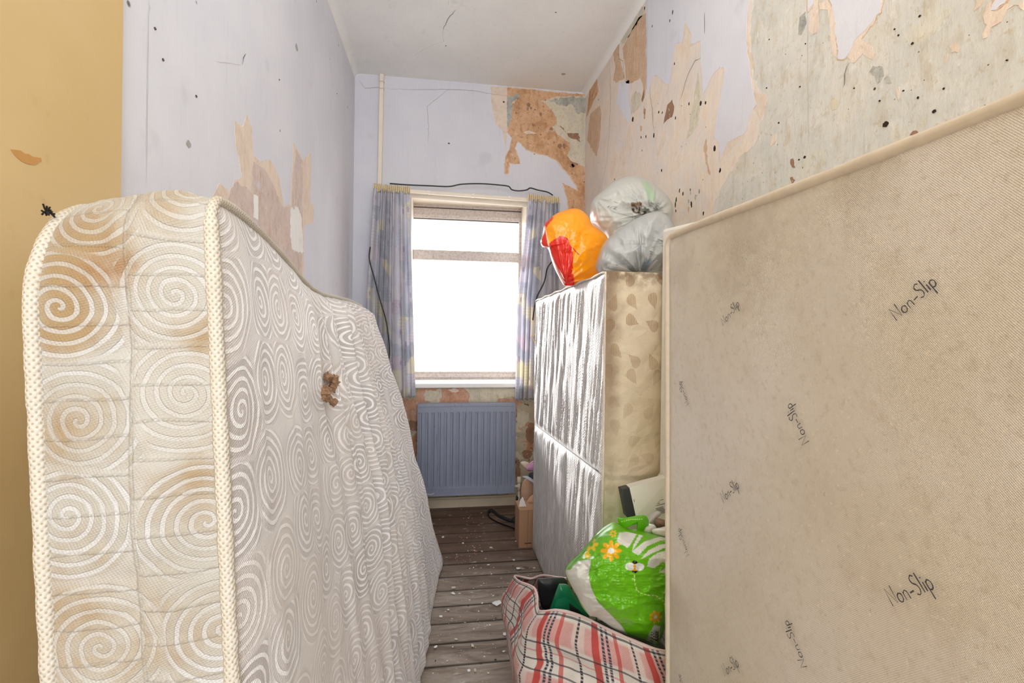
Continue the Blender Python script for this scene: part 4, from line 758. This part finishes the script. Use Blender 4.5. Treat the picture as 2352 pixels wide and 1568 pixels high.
def painted(name, rough=.35, spec=.5, tr=.0, coat=.0, bumpd=.001, sc=60):
    g = G(name, rough, spec); c = g.attr(); g.color(c); g.set('Coat Weight', coat); g.set('Coat Roughness', .15); g.bump(g.noise(g.tc(), sc, 5), bumpd, .5)
    if tr: g.translucent(c, tr)
    return g.m
M['plasticbag'] = painted('thin_white_carrier_plastic', .28, .5, .3, .3, .0015, 40); M['glossbag'] = painted('glossy_printed_carrier_plastic', .25, .5, .18, .35, .0015, 45); M['print'] = painted('printed_card', .6, .3, 0, 0, .0003)
def knots(K, cre=0., sx=1., sy=1., seed=0):
    def f(x, y):
        h = np.zeros(x.shape)
        for kx, ky, n, amp, ext in K:
            d = np.hypot(x - kx, y - ky); a = np.arctan2(y - ky, x - kx); h += amp * ridge(a * n / 3.14 + 40, d / ext * .5, 2, seed) * np.exp(-d / ext) * np.minimum(1, d / 12)
        return h + cre * ridge(x * .018 * sx, y * .018 * sy, 4, seed + 3)
    return f
k6 = lambda p: crop(p, 4.126, 1200, 380)
puff('carrier_bag', k6([(275,490),(330,450),(430,415),(515,406),(580,438),(630,490),(662,556),(720,600),(805,680),(810,800),(770,950),(740,1060),(640,1100),(500,1140),(410,1150),(340,1040),(290,930),(255,810),(235,778),(195,772),(172,720),(195,650),(208,560),(240,520)]), 1.80, .07, .06, M['glossbag'],
     fold=knots([(1300, 650, 10, .02, 60)], .008, seed=4), zmin=DZ0 - .012, label='orange and red plastic carrier bag sitting on the divan top', cat='bag', back=lin(245, 140, 20)[:3],
     paint=painter((255, 172, 14), [('poly', k6([(250,740),(300,700),(370,662),(430,690),(468,780),(482,850),(474,1000),(505,1160),(400,1160),(320,1000),(255,850)]), (222, 44, 30)), ('poly', k6([(165,720),(190,650),(200,560),(275,480),(296,494),(245,560),(215,600),(240,700),(243,780),(190,785)]), (226, 52, 22)),
        ('line', (k6([(468,772),(505,815),(545,850)]), 1.1, 0), (214, 50, 20)), ('line', (k6([(215,585),(232,680),(250,760),(275,860),(310,950),(350,1030),(400,1110)]), 1.2, 0), (250, 225, 205))]))
puff('carrier_bag', k6([(652,380),(690,300),(760,240),(850,160),(960,108),(1050,98),(1150,115),(1250,170),(1330,240),(1390,310),(1422,380),(1424,450),(1400,560),(1380,760),(1350,960),(1200,1060),(1000,1060),(880,1000),(820,800),(790,680),(740,620),(690,575),(652,520)]), 1.87, .12, .1, M['plasticbag'], ctr=k6([(1050,480)])[0],
     fold=knots([(1500, 488, 14, .034, 60), (1368, 455, 9, .02, 34)], .011, seed=9), zmin=DZ0 + .003, label='topmost pale green-white tied plastic bag against the peeling wall', cat='bag', back=lin(210, 212, 206)[:3],
     paint=painter((214, 216, 212), [('poly', k6([(1120,150),(1190,150),(1260,260),(1250,340),(1200,330),(1160,240)]), (190, 216, 190)), ('poly', k6([(1028,352),(1130,345),(1132,400),(1060,388),(1035,385)]), (122, 92, 66)), ('poly', k6([(1035,398),(1120,405),(1185,445),(1140,470),(1060,450),(1038,430)]), (96, 74, 58)), ('poly', k6([(1060,410),(1100,412),(1098,440),(1062,440)]), (226, 226, 222)), ('poly', k6([(1125,405),(1150,430),(1140,470),(1105,440)]), (226, 226, 222)), ('line', (k6([(870,445),(1010,480),(1110,490)]), 1.0, 0), (176, 170, 168)),
        ('bars', (k6([(815,378)])[0], k6([(905,392)])[0], 7.5, 15), (150, 152, 152)), ('bars', (k6([(830,322)])[0], k6([(905,346)])[0], 3.4, 11), (160, 162, 162)), ('poly', k6([(655,380),(720,470),(740,600),(690,575),(650,520)]), (226, 206, 196))]))
puff('carrier_bag', k6([(700,950),(718,880),(758,770),(812,690),(900,620),(1000,552),(1100,490),(1200,448),(1290,436),(1380,480),(1440,570),(1490,650),(1570,760),(1610,900),(1580,1010),(1400,1040),(1000,1040),(760,1040),(712,1000)]), 1.60, .11, .1, M['plasticbag'], fold=knots([(1470, 632, 16, .036, 70), (1268 + 110, 614, 8, .018, 30), (1540, 560, 10, .016, 50)], .009, 1.6, .7, seed=14),
     zmin=DZ0 + .003, label='lower grey-white tied plastic bag resting on the divan beside the canvas base', cat='bag', back=lin(200, 204, 204)[:3], paint=painter((206, 209, 210), [('poly', k6([(1120,990),(1160,880),(1230,900),(1180,1000)]), (168, 182, 192)), ('poly', k6([(1280,1000),(1340,900),(1400,930),(1390,1000)]), (172, 164, 152)), ('poly', k6([(900,1000),(910,940),(990,940),(1010,1000)]), (228, 228, 226))]))

# ---------------------------------------------------------------- plaid laundry bag and what is in it
k7 = lambda p: crop(p, 2.761, 1140, 1000)
g = G('woven_plaid_plastic', .34, .5); v = g.uv(); v = g.vm('ADD', v, g.vm('SCALE', g.vm('SUBTRACT', g.noise(v, 30, 2, col=True), (.5, .5, .5)), sc=.003)); q = g.sep(v); per = .14
def band(x, c0, w): return g.ss(g.m2('ABSOLUTE', g.m2('SUBTRACT', g.m2('FRACT', g.m2('ADD', g.m2('DIVIDE', x, per), .5 - c0 + 1.)), .5)), w * .42, w * .58, 1, 0)
wv = g.m2('MULTIPLY', g.m2('SINE', g.m2('MULTIPLY', q[0], 2400.)), g.m2('SINE', g.m2('MULTIPLY', q[1], 2400.)))
c = g.mix(g.ss(wv, -.2, .6), lin(232, 226, 218), lin(214, 208, 200))
pat = g.mix(g.ss(wv, -.05, .15), lin(232, 214, 208), lin(196, 56, 50))
c = g.mix(g.m2('MULTIPLY', band(q[1], .3, .36), g.m2('SUBTRACT', 1., g.m2('MULTIPLY', band(q[0], .02, .2), .6))), c, pat)
c = g.mix(g.m2('MULTIPLY', band(q[0], .30, .12), .92), c, lin(192, 50, 42)); c = g.mix(g.m2('MULTIPLY', band(q[0], .68, .07), .8), c, lin(198, 60, 52)); c = g.mix(g.m2('MULTIPLY', band(q[1], .72, .03), .5), c, lin(200, 70, 60))
dash = g.ss(g.m2('SINE', g.m2('MULTIPLY', q[1], 900.)), -.5, 0, .45, 1)
for c0, w, cc in ((.43, .045, lin(44, 52, 74)), (.52, .045, lin(44, 52, 74)), (.0, .04, lin(40, 38, 44))): c = g.mix(g.m2('MULTIPLY', band(q[0], c0, w), dash), c, cc)
for c0, w in ((.06, .03), (.56, .035), (.88, .03)): c = g.mix(g.m2('MULTIPLY', band(q[1], c0, w), .8), c, lin(48, 48, 60))
g.color(c); g.set('Coat Weight', .35); g.set('Coat Roughness', .2); g.bump(g.m2('ADD', g.m2('MULTIPLY', wv, .5), g.m2('MULTIPLY', g.noise(g.tc(), 26, 4), 3.)), .0012, .7); M['plaid'] = g.m
pb = thing('laundry_bag', (.5, 1.25, 0), 'red, white and navy plaid woven laundry bag sagging open on the floorboards', 'bag')
# rim, then rings going down: (px, py, Y)
rimp = [onY(*k7([(118,890)])[0], 1.60), onY(*k7([(150,925)])[0], 1.52), onY(*k7([(235,960)])[0], 1.45), onY(*k7([(262,1010)])[0], 1.41), onY(*k7([(270,1100)])[0], 1.35), onY(*k7([(300,1112)])[0], 1.32), onY(*k7([(380,1105)])[0], 1.29), onY(*k7([(470,1120)])[0], 1.26), onY(*k7([(580,1160)])[0], 1.22), onY(*k7([(700,1220)])[0], 1.18), onY(*k7([(850,1290)])[0], 1.13), onY(*k7([(980,1345)])[0], 1.09), onY(*k7([(1110,1375)])[0], 1.06), onY(*k7([(1250,1400)])[0], 1.06), onY(*k7([(1420,1380)])[0], 1.1), 
        onY(*k7([(1500,1200)])[0], 1.28), onY(*k7([(1350,1050)])[0], 1.38), onY(*k7([(1100,1000)])[0], 1.40), onY(*k7([(900,960)])[0], 1.405), onY(*k7([(650,910)])[0], 1.41), onY(*k7([(450,905)])[0], 1.45), onY(*k7([(300,888)])[0], 1.58), onY(*k7([(220,908)])[0], 1.62)]
kk = len(rimp); rim3 = closed(rimp, 10); nR = len(rim3); cen = rim3.mean(0)
low = [None] * kk
lowp = [(.262, 1.60), (.255, 1.55), (.25, 1.48), (.25, 1.42), (.262, 1.31), (.285, 1.27), (.32, 1.235), (.37, 1.20), (.42, 1.16), (.47, 1.12), (.53, 1.07), (.59, 1.035), (.64, 1.02), (.69, 1.03), (.72, 1.08), (.73, 1.25), (.68, 1.36), (.62, 1.38), (.55, 1.385), (.46, 1.39), (.42, 1.41), (.36, 1.56), (.30, 1.61)]
lowp = [(min(a, .64), b) for a, b in lowp]; low3 = closed([np.array([a, b, .004]) for a, b in lowp], 10); Lr = np.r_[0, np.cumsum(np.linalg.norm(np.diff(rim3, axis=0), axis=1))]
nd = 70; V = []; UV = []; ii = np.arange(nR)
for j in range(nd):
    t = j / (nd - 1); P = rim3 * (1 - t) + low3 * t; out = P - np.array([cen[0], cen[1], 0]); out[:, 2] = 0; out /= np.linalg.norm(out, axis=1)[:, None]
    b = .045 * math.sin(math.pi * min(1, t * 1.02)) ** .8; wr_ = .016 * ridge(Lr * 4.5 + .8 * t, np.full(nR, t * 3.2), 3, 6) * math.sin(math.pi * min(t * 1.6 + .04, 1)) + .012 * math.sin(t * 16) * sstep(.0, .2, t) * np.exp(-((Lr - .55) / .3) ** 2) 
    back = P[:, 1] > 1.36; k = np.where(back & (P[:, 0] > .42), .1, 1.)
    P = P + out * ((b + wr_) * k)[:, None]; P[:, 2] = np.maximum(P[:, 2], .003); V.append(P); UV.append(np.stack([Lr, np.full(nR, t * .42)], -1))
V = np.array(V); V[..., 1] = np.where(V[..., 0] > .48, np.minimum(V[..., 1], 1.418), V[..., 1]); V[..., 1] = np.where(V[..., 0] > .45, np.maximum(V[..., 1], 1.008), V[..., 1]); V[..., 0] = np.minimum(np.where(V[..., 1] > 1.42, np.minimum(V[..., 0], .485), V[..., 0]), .658)
obj('bag_body', V.reshape(-1, 3), gridF(nd, nR, False, True), M['plaid'], pb, uv=np.array(UV).reshape(-1, 2)).modifiers.new('thick', 'SOLIDIFY').thickness = .002
rr_ = V[0]; Vt, Ft = tube(rr_, .0035 * (1 + .3 * fbm(Lr * 20, Lr * 0, 2, 3)), 6, closed=True); obj('rim_binding', Vt, Ft, plain('pinkish_rim_binding', lin(214, 190, 188), .5), pb)
# filling: black bin liner holding up the rest
g = G('black_bin_liner', .22, .6); g.color(lin(26, 28, 30)); g.set('Coat Weight', .4); g.bump(g.noise(g.tc(), 22, 5), .006, .7); M['liner'] = g.m
nu_, nv_ = 90, 60; u, t = np.meshgrid(np.linspace(0, 2 * np.pi, nu_, endpoint=False), np.linspace(0, 1, nv_), indexing='ij'); Xb = .49 + .145 * np.cos(u) * np.sin(t * np.pi) ** .6; Yb = 1.225 + .115 * np.sin(u) * np.sin(t * np.pi) ** .6 + (Xb - .5) * -.35; Zb = .22 + .175 * np.cos(t * np.pi) + .014 * ridge(Xb * 12, Yb * 12, 3, 5)
Zb = np.minimum(Zb, .345 - (1.3 - Yb) * .2); o = obj('bin_liner', np.stack([Xb, np.clip(Yb, 1.07, 1.385), np.maximum(Zb, .02)], -1).reshape(-1, 3), gridF(nu_, nv_, True), M['liner'], origin=(.5, 1.22, .05)); tag(o, 'black plastic bin liner filling the plaid bag under the green carrier bag', 'bag')
puff('plastic_case', k7([(262,918),(290,905),(450,903),(520,960),(600,1120),(560,1160),(330,1160),(310,1110),(285,1085),(268,1000)]), 1.46, .02, .02, M['black'], zmin=.05, label='glossy black plastic case poking out of the plaid bag', cat='case', fold=lambda x, y: .004 * fbm(x * .03, y * .03, 2, 2))
g = G('green_clear_plastic', .12, .6); c = g.attr(); g.color(c); g.set('Transmission Weight', .25); g.set('Coat Weight', .5); M['tray'] = g.m
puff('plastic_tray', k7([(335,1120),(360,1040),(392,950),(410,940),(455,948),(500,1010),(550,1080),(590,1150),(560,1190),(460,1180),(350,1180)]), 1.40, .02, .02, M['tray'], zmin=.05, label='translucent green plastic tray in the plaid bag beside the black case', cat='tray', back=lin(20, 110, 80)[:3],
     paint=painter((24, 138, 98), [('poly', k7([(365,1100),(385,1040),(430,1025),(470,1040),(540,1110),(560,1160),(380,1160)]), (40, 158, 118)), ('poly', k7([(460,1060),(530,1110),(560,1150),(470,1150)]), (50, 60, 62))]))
# green carrier bag with daisies and a bee
gl_ = [('poly', k7([(430,860),(480,800),(560,780),(600,790),(585,880),(600,960),(640,1050),(720,1130),(790,1200),(840,1275),(740,1240),(590,1140),(500,1000)]), (224, 222, 216)), ('poly', k7([(445,850),(490,800),(545,745),(600,755),(590,785),(520,795),(470,850)]), (118, 196, 36)), ('poly', k7([(765,660),(780,615),(830,610),(890,625),(845,700),(830,712),(800,690),(775,690)]), (232, 232, 226)), ('poly', k7([(905,628),(930,632),(890,690),(860,735),(870,690)]), (232, 232, 226)), ('poly', k7([(860,735),(940,670),(1040,640),(1120,655),(1040,665),(960,700),(900,760)]), (232, 232, 226)),
       ('poly', k7([(915,785),(960,730),(1040,690),(1150,670),(1160,700),(1060,715),(990,745)]), (232, 232, 226)), ('poly', k7([(955,830),(970,780),(1020,745),(1100,720),(1180,720),(1180,780),(1100,830),(1060,800),(1000,840)]), (232, 232, 226)), ('poly', k7([(1030,870),(1080,830),(1120,790),(1180,770),(1180,850),(1090,870)]), (232, 232, 226)), ('poly', k7([(1065,1000),(1080,940),(1130,900),(1180,940),(1110,975)]), (232, 232, 226)),
       ('petals', k7([(728, 730)])[0] + (25, 8), (252, 186, 32)), ('ell', k7([(728, 730)])[0] + (7.5, 7), (240, 240, 234)), ('petals', k7([(740, 620)])[0] + (9, 7), (250, 190, 40)), ('petals', k7([(600, 690)])[0] + (17, 6), (246, 214, 40)), ('poly', k7([(560,740),(580,730),(600,760),(590,778),(560,775)]), (246, 214, 40)), ('petals', k7([(1010, 1150)])[0] + (15, 7), (250, 178, 40)), ('ell', k7([(1010, 1150)])[0] + (4, 4), (240, 236, 226)),
       ('ell', k7([(878, 832)])[0] + (9, 15), (28, 28, 26)), ('line', (k7([(858,852),(898,852)]), 1.7, 0), (250, 176, 32)), ('line', (k7([(862,818),(894,818)]), 1.2, 0), (250, 176, 32)), ('ell', k7([(848, 830)])[0] + (11, 9), (238, 238, 234)), ('ell', k7([(908, 832)])[0] + (11, 9), (238, 238, 234)), ('ell', k7([(878, 832)])[0] + (3, 4), (250, 180, 40)),
       ('line', (k7([(876,885),(880,950),(905,995),(960,1012),(1010,1015),(1055,1045),(1078,1090),(1082,1160)]), 1.0, 9), (222, 240, 150)), ('poly', k7([(950,1300),(1000,1200),(1040,1210),(1030,1300),(1010,1330)]), (226, 226, 220)), ('bars', (k7([(985,1240)])[0], k7([(1040,1240)])[0], 24, 16), (40, 44, 38))]
gb = puff('carrier_bag', k7([(440,855),(490,800),(545,745),(600,680),(650,620),(730,562),(775,560),(820,590),(900,605),(1000,625),(1105,655),(1200,690),(1250,900),(1230,1080),(1120,1150),(1080,1200),(1045,1290),(1020,1330),(955,1300),(830,1262),(750,1228),(640,1155),(590,1140),(540,1080),(500,1000),(452,920)]), 1.185, .09, .07, M['glossbag'], fold=knots([(1360, 1310, 5, .010, 40), (1540, 1240, 9, .008, 50)], .010, .7, 1.1, seed=31), nt=300, nr=150, zmin=.36,
     label='bright green carrier bag printed with daisies and a bee, on top of the plaid bag', cat='bag', back=lin(110, 190, 24)[:3], paint=painter((112, 192, 22), gl_))
puff('handle', k7([(768,522),(800,525),(870,512),(945,508),(968,560),(930,610),(905,625),(895,600),(920,560),(870,565),(830,580),(800,605),(785,580)]), 1.2, .008, .008, M['glossbag'], gb, ctr=k7([(900,540)])[0], paint=painter((96, 180, 24), [('line', (k7([(795,545),(850,532),(925,530)]), 1.2, 5), (190, 220, 120))]), back=lin(80, 150, 20)[:3])
# book box, papers, cloth behind
M['boxwhite'] = plain('white_card_box', lin(224, 222, 216), .5, n=.02); M['boxblack'] = plain('black_card_edge', lin(38, 42, 46), .35, .5)
bb = thing('boxed_set', tuple(onY(*k7([(900,520)])[0], 1.38)), 'white cardboard box with a black spine leaning behind the green carrier bag', 'box')
def slab(mb, q, y, th, m=0, tilt=0):
    A = [onY(*k7([p])[0], y + tilt * i_) for i_, p in zip((0, 0, 1, 1), q)]; mb.hexa([A[3], A[2], A[2] + [0, th, 0], A[3] + [0, th, 0], A[0], A[1], A[1] + [0, th, 0], A[0] + [0, th, 0]], m)
mb = MB(); slab(mb, [(845,330),(1112,260),(1118,560),(885,510)], 1.345, .03, tilt=-.02); mc = mb; mb = MB(); slab(mb, [(792,342),(844,330),(884,510),(828,520)], 1.346, .028, tilt=-.02); mb.build('spine', M['boxblack'], bb, bevel=.002)
mb = mc; mark = len(mb.M); rg = random.Random(3)
for q in range(15):
    x0 = 975 + q * 3.4 + 2; y0 = 378 + q * 8.4; L = rg.uniform(36, 84) if q not in (4, 9) else 0
    if L: A = onY(*k7([(x0, y0 + 2)])[0], 1.3435 - .02 * (y0 - 330) / 190); B = onY(*k7([(x0 + L, y0 - L * .24)])[0], 1.3435 - .02 * (y0 - 330) / 190); mb.tube([A, B], .0007, 4)
for x0, y0 in ((1090, 350), (1094, 360), (1098, 372)): A = onY(*k7([(x0 - 4, y0)])[0], 1.343); B = onY(*k7([(x0 + 20, y0 + 90)])[0], 1.334); mb.tube([A, B], .0012, 4)
for q in range(5): A = onY(*k7([(872 + q * 4, 405 + q * 22)])[0], 1.336); B = onY(*k7([(877 + q * 4, 422 + q * 22)])[0], 1.334); mb.tube([A, B], .0007, 4)
mb.M[mark:] = [1] * (len(mb.M) - mark); mb.build('box_cover', [M['boxwhite'], M['ink']], bb)
puff('cloth', k7([(1010,285),(1035,240),(1075,195),(1110,180),(1135,200),(1140,260),(1130,310),(1100,320),(1030,300)]), 1.40, .016, .016, painted('pale_yellow_cloth', .8, .2), zmin=.3, fold=knots([(1510, 1105, 8, .01, 50)], .004), label='crumpled pale yellow cloth tucked behind the white box', cat='cloth', back=lin(210, 206, 170)[:3], paint=painter((220, 216, 182), []))
pm = painted('crumpled_paper', .6, .3, .15)
for pts, Y, c, lab in [([(930,570),(1000,565),(1015,600),(990,640),(930,625)], 1.215, (222, 222, 216), 'small white crumpled paper roll at the mouth of the green carrier bag'), ([(985,600),(1040,590),(1110,575),(1200,590),(1220,640),(1110,645),(1010,635)], 1.19, (228, 226, 220), 'white crumpled plastic sheet at the mouth of the green carrier bag'), ([(1005,535),(1050,530),(1095,555),(1080,590),(1020,592)], 1.235, (140, 116, 98), 'brown card scrap behind the white crumpled plastic'), ([(945,570),(980,510),(1030,480),(1045,500),(1005,540),(1000,580)], 1.26, (206, 202, 200), 'thin clear wrapper standing up in front of the white box')]:
    puff('paper_scrap', k7(pts), Y, .018, .018, pm, zmin=.3, fold=knots([], .005, 2, 2, seed=int(Y * 100)), nt=60, nr=16, label=lab, cat='litter', back=lin(*c)[:3], paint=painter(c, []))

# ---------------------------------------------------------------- behind the divan: card box, kraft sheets, papers, strap
M['card'] = plain('brown_cardboard', lin(176, 138, 108), .8, n=.06, sc=12)
cb = thing('cardboard_box', (.52, 2.62, 0), 'small brown cardboard box on the floor beside the far end of the divan', 'box')
mb = MB(); mb.box((.424, 2.556, .001), (.62, 2.70, .205)); mb.box((.455, 2.5545, .022), (.492, 2.5562, .027), 1); mb.box((.4705, 2.555, .002), (.4715, 2.5562, .204), 1); mb.build('carton', [M['card'], M['ink']], cb)
mb = MB(); a = onY(*k7([(155,395)])[0], 2.6); mb.hexa([(.43,2.6,.206),(.47,2.6,.206),(.47,2.605,.206),(.43,2.605,.206),(.435,2.6,.24),(.45,2.6,.26),(.45,2.605,.26),(.435,2.605,.24)]); mb.build('flap', M['white'], cb, label='white torn flap')
km = painted('kraft_card', .85, .2)
def scrap(name, pts, Y, t, c, lab, cat, m=km, seed=0, **k): return puff(name, k7(pts), Y, t, t, m, fold=knots([], t * .25, 2, 2, seed), nt=70, nr=16, label=lab, cat=cat, back=lin(*c)[:3], paint=painter(c, []), **k)
scrap('card_sheet', [(175,470),(158,400),(162,310),(195,270),(262,280),(300,420),(290,470)], 2.74, .02, (190, 156, 132), 'tall brown curled card sheet standing behind the small cardboard box', 'cardboard', zmin=.01)
scrap('card_sheet', [(192,430),(212,390),(250,366),(300,380),(310,470),(270,492),(210,470)], 2.67, .02, (198, 164, 138), 'round-edged brown card sheet leaning on top of the cardboard box', 'cardboard', zmin=.206)
scrap('magazine', [(205,245),(240,232),(300,250),(300,320),(250,300),(215,275)], 2.68, .015, (66, 70, 82), 'dark folded magazine stacked between pink bag and brown card', 'magazine')
scrap('paper_sheet', [(160,262),(200,258),(250,292),(300,330),(262,322),(230,300),(195,278)], 2.66, .008, (206, 214, 226), 'white paper sheet sticking out below the magazine', 'paper', m=pm)
scrap('pink_bag', [(188,212),(205,185),(232,160),(300,150),(300,240),(240,228),(205,225)], 2.69, .02, (206, 150, 200), 'crumpled pink plastic bag on top of the pile behind the divan', 'bag', m=M['glossbag'])
scrap('paper_sheet', [(154,172),(175,163),(205,172),(215,190),(192,212),(170,195)], 2.72, .008, (224, 210, 190), 'cream crumpled paper poking out beside the pink bag', 'paper', m=pm)
st = thing('strap', (.36, 2.9, 0), 'black webbing strap looped on the floorboards in front of the radiator', 'strap')
sp_ = [onY(*kr([(1086,905)])[0], 2.74) - [.02, 0, 0], onY(*kr([(1068,960)])[0], 2.73) - [.012, 0, 0], onZ(*kr([(1050,1050)])[0], .02), onZ(*kr([(1015,1080)])[0], .012), onZ(*kr([(930,1050)])[0], .008), onZ(*kr([(880,1012)])[0], .01), onZ(*kr([(850,1025)])[0], .012), onZ(*kr([(868,1062)])[0], .008), onZ(*kr([(935,1100)])[0], .008), onZ(*kr([(1005,1125)])[0], .008), onZ(*kr([(1050,1140)])[0], .01), onZ(*kr([(1045,1100)])[0], .02), onZ(*kr([(1020,1070)])[0], .02)]
sp_ = smoothpath(sp_, 8); V = []
for i, p in enumerate(sp_):
    t = sp_[min(i + 1, len(sp_) - 1)] - sp_[max(i - 1, 0)]; t /= np.linalg.norm(t); o = np.cross(t, [0, 0, 1.]); o = o / (np.linalg.norm(o) + 1e-6) * .006 + np.array([0, 0, .008]); V += [p - o, p + o]
V = np.array(V); V[:, 2] = np.maximum(V[:, 2], .002); so = obj('webbing', V, [(2 * i, 2 * i + 1, 2 * i + 3, 2 * i + 2) for i in range(len(sp_) - 1)], M['black'], st); so.modifiers.new('t', 'SOLIDIFY').thickness = .002
p = onZ(*kr([(1042,1080)])[0], .01); MB().box(p - [.012, .012, .008], p + [.012, .012, .012]).build('buckle', M['black'], st, bevel=.003)

# ---------------------------------------------------------------- flakes of paint and plaster on the boards
g = G('paint_flakes', .7, .3); g.color(g.attr()); mb = MB(); cols = []
def flake(x, y, r, c, z=.0014):
    n = random.randint(4, 7); a0 = random.uniform(0, 6); tl = random.uniform(-.3, .3); h = r * .12 + .0006; asp = random.uniform(.35, 1.); ro = random.uniform(0, 3.14); V = []
    for k in range(n):
        a = a0 + 6.283 * k / n; q = r * random.uniform(.6, 1.15); ex, ey_ = q * math.cos(a), q * math.sin(a) * asp; V.append((x + ex * math.cos(ro) - ey_ * math.sin(ro), y + ex * math.sin(ro) + ey_ * math.cos(ro), z + h + abs(ex * tl)))
    V += [(v[0], v[1], max(z, v[2] - h)) for v in V]; mb.add(V, [tuple(range(n)), tuple(range(2 * n - 1, n - 1, -1))] + [(k, n + k, n + (k + 1) % n, (k + 1) % n) for k in range(n)])
    cols.extend([lin(*c)] * (2 * n))
pal = [(232, 230, 224), (222, 216, 204), (210, 198, 180), (236, 236, 236), (196, 186, 176), (60, 52, 46), (176, 120, 96), (226, 226, 222)]
for q in range(420):
    y = random.uniform(1.2, 3.15); x = random.uniform(-.02 + .09 * (y - 2.4), .48)
    if (x > .19 and y < 1.75) or (x > .27 and y > 2.4) or x < .06 + .095 * (y - 2.476): continue
    flake(x, y, random.choice([.0018, .0022, .003, .0022, .0045]), random.choice(pal))
for x, y, r, c in [(255,320,.018,0),(425,370,.016,0),(468,436,.012,7),(535,440,.018,6),(588,440,.012,1),(665,408,.02,2),(620,503,.01,1),(645,557,.014,0),(855,565,.01,5),(862,515,.014,0),(900,590,.022,3),(670,637,.011,3),(605,717,.01,0),(345,755,.026,2),(340,805,.022,3),(395,802,.01,3),(480,860,.012,0),(590,888,.012,0),(715,890,.04,3),(235,1000,.016,3),(655,1075,.01,0),(520,1115,.014,2),(785,1160,.018,0),(365,1200,.018,2),(190,1265,.015,3),(510,1255,.018,2),(610,1350,.007,3),(478,1470,.016,3),(530,1470,.016,2),(880,352,.014,0),(1040,585,.012,0),(740,322,.01,5),(470,912,.007,5),(188,1388,.01,5),(705,1375,.01,5),(775,1305,.012,3),(850,1418,.005,7),(300,945,.012,0)]:
    P = onZ(*crop([(x, y)], 3.751, 950, 1150)[0], 0); flake(P[0], P[1], r * .55, pal[c], .003)
tag(obj('paint_flakes', mb.V, mb.F, g.m, smooth=False, col=cols, origin=(.2, 2, 0)), 'white and cream flakes of paint and plaster scattered over the floorboards', 'debris', kind='stuff')
